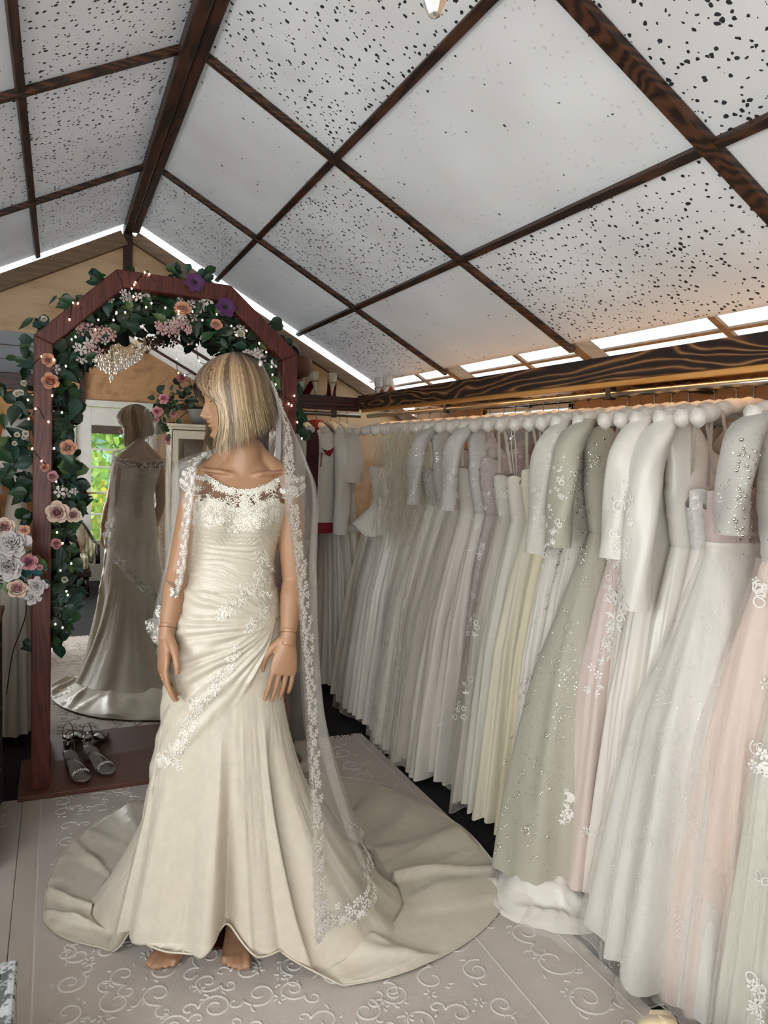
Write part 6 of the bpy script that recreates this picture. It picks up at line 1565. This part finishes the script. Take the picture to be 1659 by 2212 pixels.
# ------------------------------------------------------------------ entrance end of the room (seen in the mirror)
m = MB(); x0, x1 = XL - .06, XR + .06; y0, y1 = YF - .06, YF
DX0, DX1, DZ = .18, .94, 1.92
for lo, hi in (((x0, y0, 0), (-1.20, y1, 1.95)), ((-1.20, y0, 0), (.10, y1, .60)), ((-1.20, y0, 1.85), (.10, y1, 1.95)), ((.10, y0, 0), (DX0, y1, 1.95)), ((DX0, y0, DZ), (DX1, y1, 1.95)), ((DX1, y0, 0), (x1, y1, 1.95))): m.box(lo, hi)
prof = [(x0, 1.95), (x1, 1.95), (RX + (RZ + .04 - 1.95) / math.tan(SL), 1.95), (RX, RZ + .04), (RX - (RZ + .04 - 1.95) / math.tan(SL), 1.95)]
prof = [(RX - (RZ + .04 - 1.95) / math.tan(SL), 1.95), (RX + (RZ + .04 - 1.95) / math.tan(SL), 1.95), (RX, RZ + .04)]
m.add([(x, y0, z) for x, z in prof] + [(x, y1, z) for x, z in prof], [(0, 1, 2), (5, 4, 3), (0, 3, 4, 1), (1, 4, 5, 2), (2, 5, 3, 0)])
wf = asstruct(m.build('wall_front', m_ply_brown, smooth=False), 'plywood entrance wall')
part_bar('post', (.245, YF + .02, 1.95), (.245, YF + .02, 2.70), .06, .04, m_batten, wf, (0, 1, 0))
part_bar('lintel', (x0, YF + .012, 1.965), (x1, YF + .012, 1.965), .03, .05, m_batten_x, wf)
window_frame('window_4', (-1.20, .60), (.10, 1.85), 'X', YF - .03, 2)
dr = struct('door_1', 'white glazed entrance door')
def pan(name, lo, hi, mat, parent, bv=.004): m = MB(); m.box(lo, hi); return bevel(m.build(name, mat, parent, False), bv)
pan('jamb', (DX0 - .07, YF - .01, 0), (DX0, YF + .035, DZ + .07), m_white_paint, dr); pan('jamb', (DX1, YF - .01, 0), (DX1 + .07, YF + .035, DZ + .07), m_white_paint, dr); pan('head', (DX0, YF - .01, DZ), (DX1, YF + .035, DZ + .07), m_white_paint, dr)
yd0, yd1 = YF - .045, YF - .002; gx0, gx1, gz0, gz1 = .34, .80, .46, 1.70
pan('stile', (DX0 + .005, yd0, .01), (gx0, yd1, DZ - .005), m_white_paint, dr); pan('stile', (gx1, yd0, .01), (DX1 - .005, yd1, DZ - .005), m_white_paint, dr)
pan('bottom_rail', (gx0, yd0, .01), (gx1, yd1, gz0), m_white_paint, dr); pan('top_rail', (gx0, yd0, gz1), (gx1, yd1, DZ - .005), m_white_paint, dr)
zs_ = [gz0, .745, .985, 1.265, 1.46, gz1]
for k in range(5):
    if k: pan('glazing_bar', (gx0, yd0 + .005, zs_[k] - .011), (gx1, yd1 + .003, zs_[k] + .011), m_white_paint, dr, .003)
    pan('pane', (gx0, YF - .026, zs_[k] + .008), (gx1, YF - .022, zs_[k + 1] - .008), m_glass, dr, 0)
m = MB(); m.tube([(.265, YF + .0, .985), (.265, YF + .045, .985), (.275, YF + .05, .985), (.39, YF + .05, .985)], .009, 10); m.build('handle', m_brass, dr)
m = MB(); m.lathe([(.001, .0), (.024, .0), (.024, .006), (.001, .008)], 20, (.265, YF, .86), rot=Matrix.Rotation(-PI / 2, 3, 'X')); m.build('escutcheon', m_brass, dr)
pan('roller_blind', (gx0, YF + .0, 1.63), (gx1, YF + .012, 1.72), mk('brown_blind', lin(84, 72, 64), .8), dr, .004)

# garden beyond the door
m = MB(); m.box((-14, -24, -.35), (14, YF - .3, -.30)); m_lawn = mk('yellow_green_lawn', lin(128, 150, 70), .9, var=.25, scale=3); asstruct(m.build('ground_lawn', m_lawn, smooth=False), 'lawn outside the door')  # lawn in mottled yellow green
m = MB(); m.box((-3, -2.6, -.30), (3, YF - .07, -.04)); asstruct(m.build('path_deck', mk('brown_deck', lin(150, 122, 96), .8, var=.2, scale=6, stretch=(1, .1, 1)), smooth=False), 'timber deck outside the door')
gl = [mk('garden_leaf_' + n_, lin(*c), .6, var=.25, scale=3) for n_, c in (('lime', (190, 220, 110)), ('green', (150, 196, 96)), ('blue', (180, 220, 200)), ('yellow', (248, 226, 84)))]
def foliage(parent, c, r, n, mats, seed, size=.09):
    rg_ = random.Random(seed); m = MB()
    for k in range(n):
        d_ = Vector((rg_.gauss(0, 1), rg_.gauss(0, 1), rg_.gauss(0, 1))).normalized() * (rg_.random() ** .4); p = Vector(c) + Vector((d_.x * r[0], d_.y * r[1], d_.z * r[2])); M = frame_n(p, Vector((rg_.uniform(-1, 1), rg_.uniform(-1, 1), rg_.uniform(-.2, 1))), rg_.uniform(0, 6), size * rg_.uniform(.6, 1.4))
        m.add([M @ Vector(v) for v in ((-.5, -.3, 0), (.5, -.3, 0), (.6, .3, .1), (0, .7, 0), (-.6, .3, .1))], [(0, 1, 2, 3, 4)], rg_.randrange(len(mats)))
    o = m.build('foliage', mats, parent); o['kind'] = 'stuff'
def bush(label, c, r, n, mats, seed, size): t = thing('garden_shrub', label, 'shrub', 'shrubs outside the door'); foliage(t, c, r, n, mats, seed, size); m = MB(); m.tube([(c[0], c[1], -.30), (c[0], c[1], c[2])], [.05, .02], 6); m.build('stem', m_stem, t)
bush('yellow flowering shrub low outside the door glass', (1.0, -4.6, .35), (1.5, .6, .65), 1100, [gl[3], gl[0], gl[0]], 1, .10)
bush('lime green shrub behind the yellow one outside', (.2, -6.5, .5), (2.2, .8, .9), 900, [gl[0], gl[1]], 2, .14)
t = thing('garden_tree', 'bright green tree whose branches fill the top of the door glass', 'tree'); foliage(t, (.75, -5.0, 2.2), (1.3, .7, .95), 1300, [gl[0], gl[1]], 4, .10); m = MB(); m.tube([(-.6, -5.0, -.3), (-.3, -5, 1.2), (.5, -5, 2.3)], [.12, .09, .03], 8); m.build('trunk', m_stem, t)
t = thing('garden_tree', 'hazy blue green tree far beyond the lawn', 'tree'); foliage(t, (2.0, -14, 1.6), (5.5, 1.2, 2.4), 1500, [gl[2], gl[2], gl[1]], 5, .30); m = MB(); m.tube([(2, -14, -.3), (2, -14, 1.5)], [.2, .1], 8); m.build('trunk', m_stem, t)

# ------------------------------------------------------------------ glazed cabinet with potted peony
def distressed():
    t = NT('distressed_cream_paint'); v = t.coord(); n1 = t.noise(v, 7, 4, .65); n2 = t.noise(t.coord((4, 4, .6)), 10, 3); f = t.math('ADD', t.math('MULTIPLY', n1.outputs[0], .6), t.math('MULTIPLY', n2.outputs[0], .4)); r = t.ramp(f, [(.30, lin(120, 84, 56)), (.335, lin(206, 198, 176)), (.7, lin(220, 214, 196))]); t.l(r.outputs[0], t.p.inputs['Base Color']); t.set(Roughness=.55); return t.m
m_dis = distressed(); m_inside = mk('cabinet_inside', lin(150, 140, 124), .7)
cb = thing('glazed_cabinet', 'distressed cream cabinet with glazed doors reflected in the mirror', 'cabinet')
cx0, cx1, cy0, cy1, cz = 1.12, 2.05, YF + .02, -.99, 1.74
for lo, hi, nm in (((cx0, cy0, 0), (cx0 + .025, cy1, cz), 'side_panel'), ((cx1 - .025, cy0, 0), (cx1, cy1, cz), 'side_panel'), ((cx0, cy0, 0), (cx1, cy0 + .015, cz), 'back_panel'), ((cx0, cy0, .02), (cx1, cy1, .09), 'plinth'), ((cx0 - .03, cy0, cz), (cx1 + .03, cy1 + .04, cz + .03), 'cornice'), ((cx0 - .015, cy0, cz - .03), (cx1 + .015, cy1 + .02, cz), 'cornice_moulding')): pan(nm, lo, hi, m_dis, cb)
for z in (.55, .95, 1.35): pan('shelf', (cx0 + .025, cy0 + .015, z), (cx1 - .025, cy1 - .05, z + .015), m_inside, cb)
for a, b in ((cx0 + .01, (cx0 + cx1) / 2 - .002), ((cx0 + cx1) / 2 + .002, cx1 - .01)):
    d_ = bpy.data.objects.new('cabinet_door', None); COL.objects.link(d_); d_.parent = cb; fw_ = .075
    for lo, hi, nm, mt in (((a, cy1 - .025, .10), (a + fw_, cy1, cz - .04), 'stile', m_dis), ((b - fw_, cy1 - .025, .10), (b, cy1, cz - .04), 'stile', m_dis), ((a + fw_, cy1 - .025, .10), (b - fw_, cy1, .10 + fw_), 'rail', m_dis), ((a + fw_, cy1 - .025, cz - .13), (b - fw_, cy1, cz - .04), 'rail', m_dis), ((a + fw_, cy1 - .022, 1.10), (b - fw_, cy1 - .003, 1.125), 'glazing_bar', m_dis), ((a + fw_, cy1 - .022, .62), (b - fw_, cy1 - .003, .645), 'glazing_bar', m_dis), ((a + fw_, cy1 - .014, .17), (b - fw_, cy1 - .010, cz - .13), 'pane', m_glass)): pan(nm, lo, hi, mt, d_, .003 if nm != 'pane' else 0)
pot = thing('potted_peony', 'grey pot of trailing pink peonies on top of the glazed cabinet', 'potted plant'); pc = Vector((1.45, -1.12, cz + .031))
m = MB(); m.lathe([(.001, 0), (.085, 0), (.125, .12), (.14, .16), (.145, .17), (.13, .168), (.115, .12)], 32, pc); m.build('pot', mk('stone_pot', lin(120, 118, 112), .7, var=.2), pot)
VY = lambda px, py, Y: at_Y(px, py, 2 * MIRY - Y)   # a point seen in the mirror at room depth Y
def mir(px, py, Y): p = VY(px, py, Y); return Vector((p.x, Y, p.z))
rp = random.Random(8)
for px, py, r in ((391, 818, 11), (355, 862, 11), (340, 890, 11), (374, 895, 8), (360, 950, 11), (338, 908, 7)):
    p = mir(px, py, -1.0 + rp.uniform(-.05, .02)); link('peony', PEONY_P, pot, frame_n(p, (rp.uniform(-.4, .4), 1, .3), rp.uniform(0, 6), r / FPX * 8.2)); m = MB(); m.tube([tuple(c) for c in catmull([tuple(pc + Vector((0, 0, .15))), tuple((pc + Vector((0, 0, .28))).lerp(p, .5) + Vector((0, 0, .06))), tuple(p)], 12)], .005, 5); m.build('stem', m_leafs[0], pot)
for k in range(70):
    px, py = rp.choice(((385, 840), (370, 870), (350, 880), (345, 860), (365, 905), (350, 930), (400, 850), (410, 870), (390, 865))); p = mir(px + rp.gauss(0, 11), py + rp.gauss(0, 11), -1.05 + rp.uniform(-.08, .06)); a = rp.uniform(0, 6); link('leaf', rp.choice(LEAF[:6]), pot, leaf_matrix(p, (math.cos(a), .1, math.sin(a)), (rp.uniform(-.5, .5), 1, .3), rp.uniform(.06, .11)))

# ------------------------------------------------------------------ armchair
def stripes():
    t = NT('striped_upholstery'); v = t.coord(); wv = t.n('ShaderNodeTexWave'); wv.bands_direction = 'X'; wv.inputs['Scale'].default_value = 9; t.l(v, wv.inputs['Vector']); r = t.ramp(wv.outputs['Fac'], [(.35, lin(128, 126, 92)), (.5, lin(170, 162, 128)), (.8, lin(186, 180, 150))]); t.l(r.outputs[0], t.p.inputs['Base Color']); t.set(Roughness=.8, Sheen_Weight=.2); return t.m
m_str = stripes(); m_chairwood = mk('dark_polished_wood', lin(36, 22, 16), .25, var=.2, scale=20)
ac = thing('armchair', 'low striped armchair with dark polished frame beside the entrance door', 'armchair', None, (.02, -.80, 0))
pan('seat_cushion', (-.27, -.25, .27), (.27, .30, .40), m_str, ac, .03)
m = MB(); P = np.zeros((40, 9, 3)); Rm = MB(); top = []
for i in range(40):
    a = PI * 1.10 * (i / 39) - PI * .05 + PI; side = abs(math.cos(a))
    for j in range(9):
        v = j / 8; h = .30 + (.38 - .20 * smoothstep(side, .55, 1.0)) * v; r = .31 + .05 * v; P[i, j] = (r * math.cos(a) * 1.02, .02 + r * math.sin(a) * .98 - .03 * v, h)
    top.append(tuple(P[i, 8]))
m.grid(P); o = m.build('backrest', m_str, ac); md_ = o.modifiers.new('s', 'SOLIDIFY'); md_.thickness = .05; md_.offset = -1
m = MB(); m.tube(top + [(top[-1][0], top[-1][1] + .03, .40), (top[-1][0], top[-1][1] + .04, .30)], .022, 10); m.build('top_rail', m_chairwood, ac)
pan('seat_frame', (-.29, -.27, .20), (.29, .32, .27), m_chairwood, ac, .01)
for sx, sy in ((-1, 1), (1, 1), (-1, -1), (1, -1)): m = MB(); m.tube([(sx * .25, sy * .24 + .02, .22), (sx * .255, sy * .26 + .02, .10), (sx * .25 + sx * .01, sy * .27 + .02, .0)], [.026, .022, .015], 10); m.build('leg', m_chairwood, ac)
m_cush = mk('floral_cushion', lin(206, 196, 178), .85, var=.12, scale=16); m_cush2 = mk('pink_cushion', lin(190, 156, 142), .85, var=.12, scale=16)
def cushion(label, c, rot, s, mat):
    t = thing('cushion', label, 'cushion', 'cushions on the armchair'); m = MB(); n = 20; P = np.zeros((n, n, 3)); P2 = P.copy()
    for i in range(n):
        for j in range(n): u, v = -1 + 2 * i / (n - 1), -1 + 2 * j / (n - 1); th = .06 * ((1 - u ** 4) * (1 - v ** 4)) ** .6; P[i, j] = (u * s * (1 - .08 * v * v), v * s * (1 - .08 * u * u), th); P2[i, j] = (P[i, j, 0], P[i, j, 1], -th)
    m.grid(P); m.grid(P2[::-1]); m.build('cover', mat, t); t.matrix_world = Matrix.Translation(c) @ rot; return t
cushion('cream floral cushion leaning on the chair back', (.10, -.95, .565), Matrix.Rotation(math.radians(78), 4, 'X') @ Matrix.Rotation(.2, 4, 'Z'), .16, m_cush)
cushion('small pink cushion lying on the chair seat', (.12, -.78, .475), Matrix.Rotation(math.radians(50), 4, 'X') @ Matrix.Rotation(.5, 4, 'Z'), .11, m_cush2)

# ------------------------------------------------------------------ chandelier
ch = thing('chandelier', 'crystal chandelier with candle bulbs hanging from the ridge, shown in the mirror', 'chandelier'); CX, CY = .40, .80
m = MB(); m.tube([(CX, CY, 2.74), (CX, CY, 2.18)], .006, 8); m.lathe([(.001, 2.74), (.05, 2.74), (.045, 2.72), (.012, 2.70)], 20, (CX, CY, 0)); m.lathe([(.004, 2.50), (.02, 2.48), (.012, 2.44), (.028, 2.40), (.03, 2.36), (.010, 2.32), (.022, 2.28), (.012, 2.20), (.002, 2.19)], 20, (CX, CY, 0)); m.build('stem', m_gold, ch)
dm = MB(); s_ = 1.0
for rr_, z_ in ((1, 0),): pass
rings = [(.0005, 0), (.0060, -.006), (.0115, -.024), (.0100, -.036), (.0050, -.046), (.0005, -.049)]
dm.lathe(rings, 8); dme = dm.mesh('crystal_drop', False); dme.materials.append(m_crystal)
bmh = MB(); bmh.sphere((0, 0, 0), .006, 6); beadme = bmh.mesh('crystal_bead', False); beadme.materials.append(m_crystal)
rc = random.Random(6); bs = MB()
flame_me = MB(); flame_me.lathe([(.0005, 0), (.010, .012), (.012, .024), (.007, .042), (.0005, .060)], 12); fme = flame_me.mesh('flame_bulb'); fme.materials.append(m_flame)
m_candle = mk('candle_sleeve', lin(226, 206, 170), .5)
for k in range(6):
    a = 2 * PI * k / 6 + .35; ux, uy = math.cos(a), math.sin(a); Q = lambda r, z: (CX + ux * r, CY + uy * r, z)
    m = MB(); m.tube([tuple(c) for c in catmull([Q(.02, 2.30), Q(.07, 2.25), Q(.16, 2.25), Q(.24, 2.29), Q(.265, 2.34)], 20)], .006, 8); m.lathe([(.001, 2.325), (.034, 2.335), (.038, 2.345), (.03, 2.342), (.012, 2.338)], 16, (CX + ux * .265, CY + uy * .265, 0)); m.build('arm', m_gold, ch)
    m = MB(); m.tube([Q(.265, 2.338), Q(.265, 2.40)], .011, 12); m.build('candle', m_candle, ch); link('bulb', fme, ch, Matrix.Translation(Q(.265, 2.40)))
    for q in range(5):
        b = 2 * PI * q / 5; link('crystal_drop', dme, ch, Matrix.Translation((CX + ux * .265 + .036 * math.cos(b), CY + uy * .265 + .036 * math.sin(b), 2.335)))
    for q in range(8): u = q / 7; bs.sphere(Q(.03 + .19 * u, 2.42 - .10 * math.sin(u * PI) - .07 * u), .0055, 6)
for (r, z, n) in ((.235, 2.27, 26), (.20, 2.24, 24), (.16, 2.21, 20), (.12, 2.18, 16), (.08, 2.155, 11), (.04, 2.13, 7)):
    for k in range(n): a = 2 * PI * k / n + r; link('crystal_drop', dme, ch, Matrix.Translation((CX + r * math.cos(a), CY + r * math.sin(a), z)) @ Matrix.Rotation(rc.uniform(0, 3), 4, 'Z'))
    m = MB(); m.tube([(CX + r * math.cos(a), CY + r * math.sin(a), z + .002) for a in np.linspace(0, 2 * PI, 30)], .003, 6, cap=False); m.build('tier_ring', m_gold, ch)
    for k in range(n): a = 2 * PI * k / n; bs.sphere((CX + r * math.cos(a) * 1.1, CY + r * math.sin(a) * 1.1, z + .03), .006, 6); bs.sphere((CX + r * math.cos(a) * 1.05, CY + r * math.sin(a) * 1.05, z + .015), .005, 6)
o = bs.build('crystal_beads', m_crystal, ch, False); o['kind'] = 'stuff'
link('crystal_drop', dme, ch, Matrix.Translation((CX, CY, 2.082)) @ Matrix.Scale(1.45, 4))
m = MB(); m.tube([(CX, CY, 2.20), (CX, CY, 2.08)], .002, 5); m.build('drop_wire', m_gold, ch)
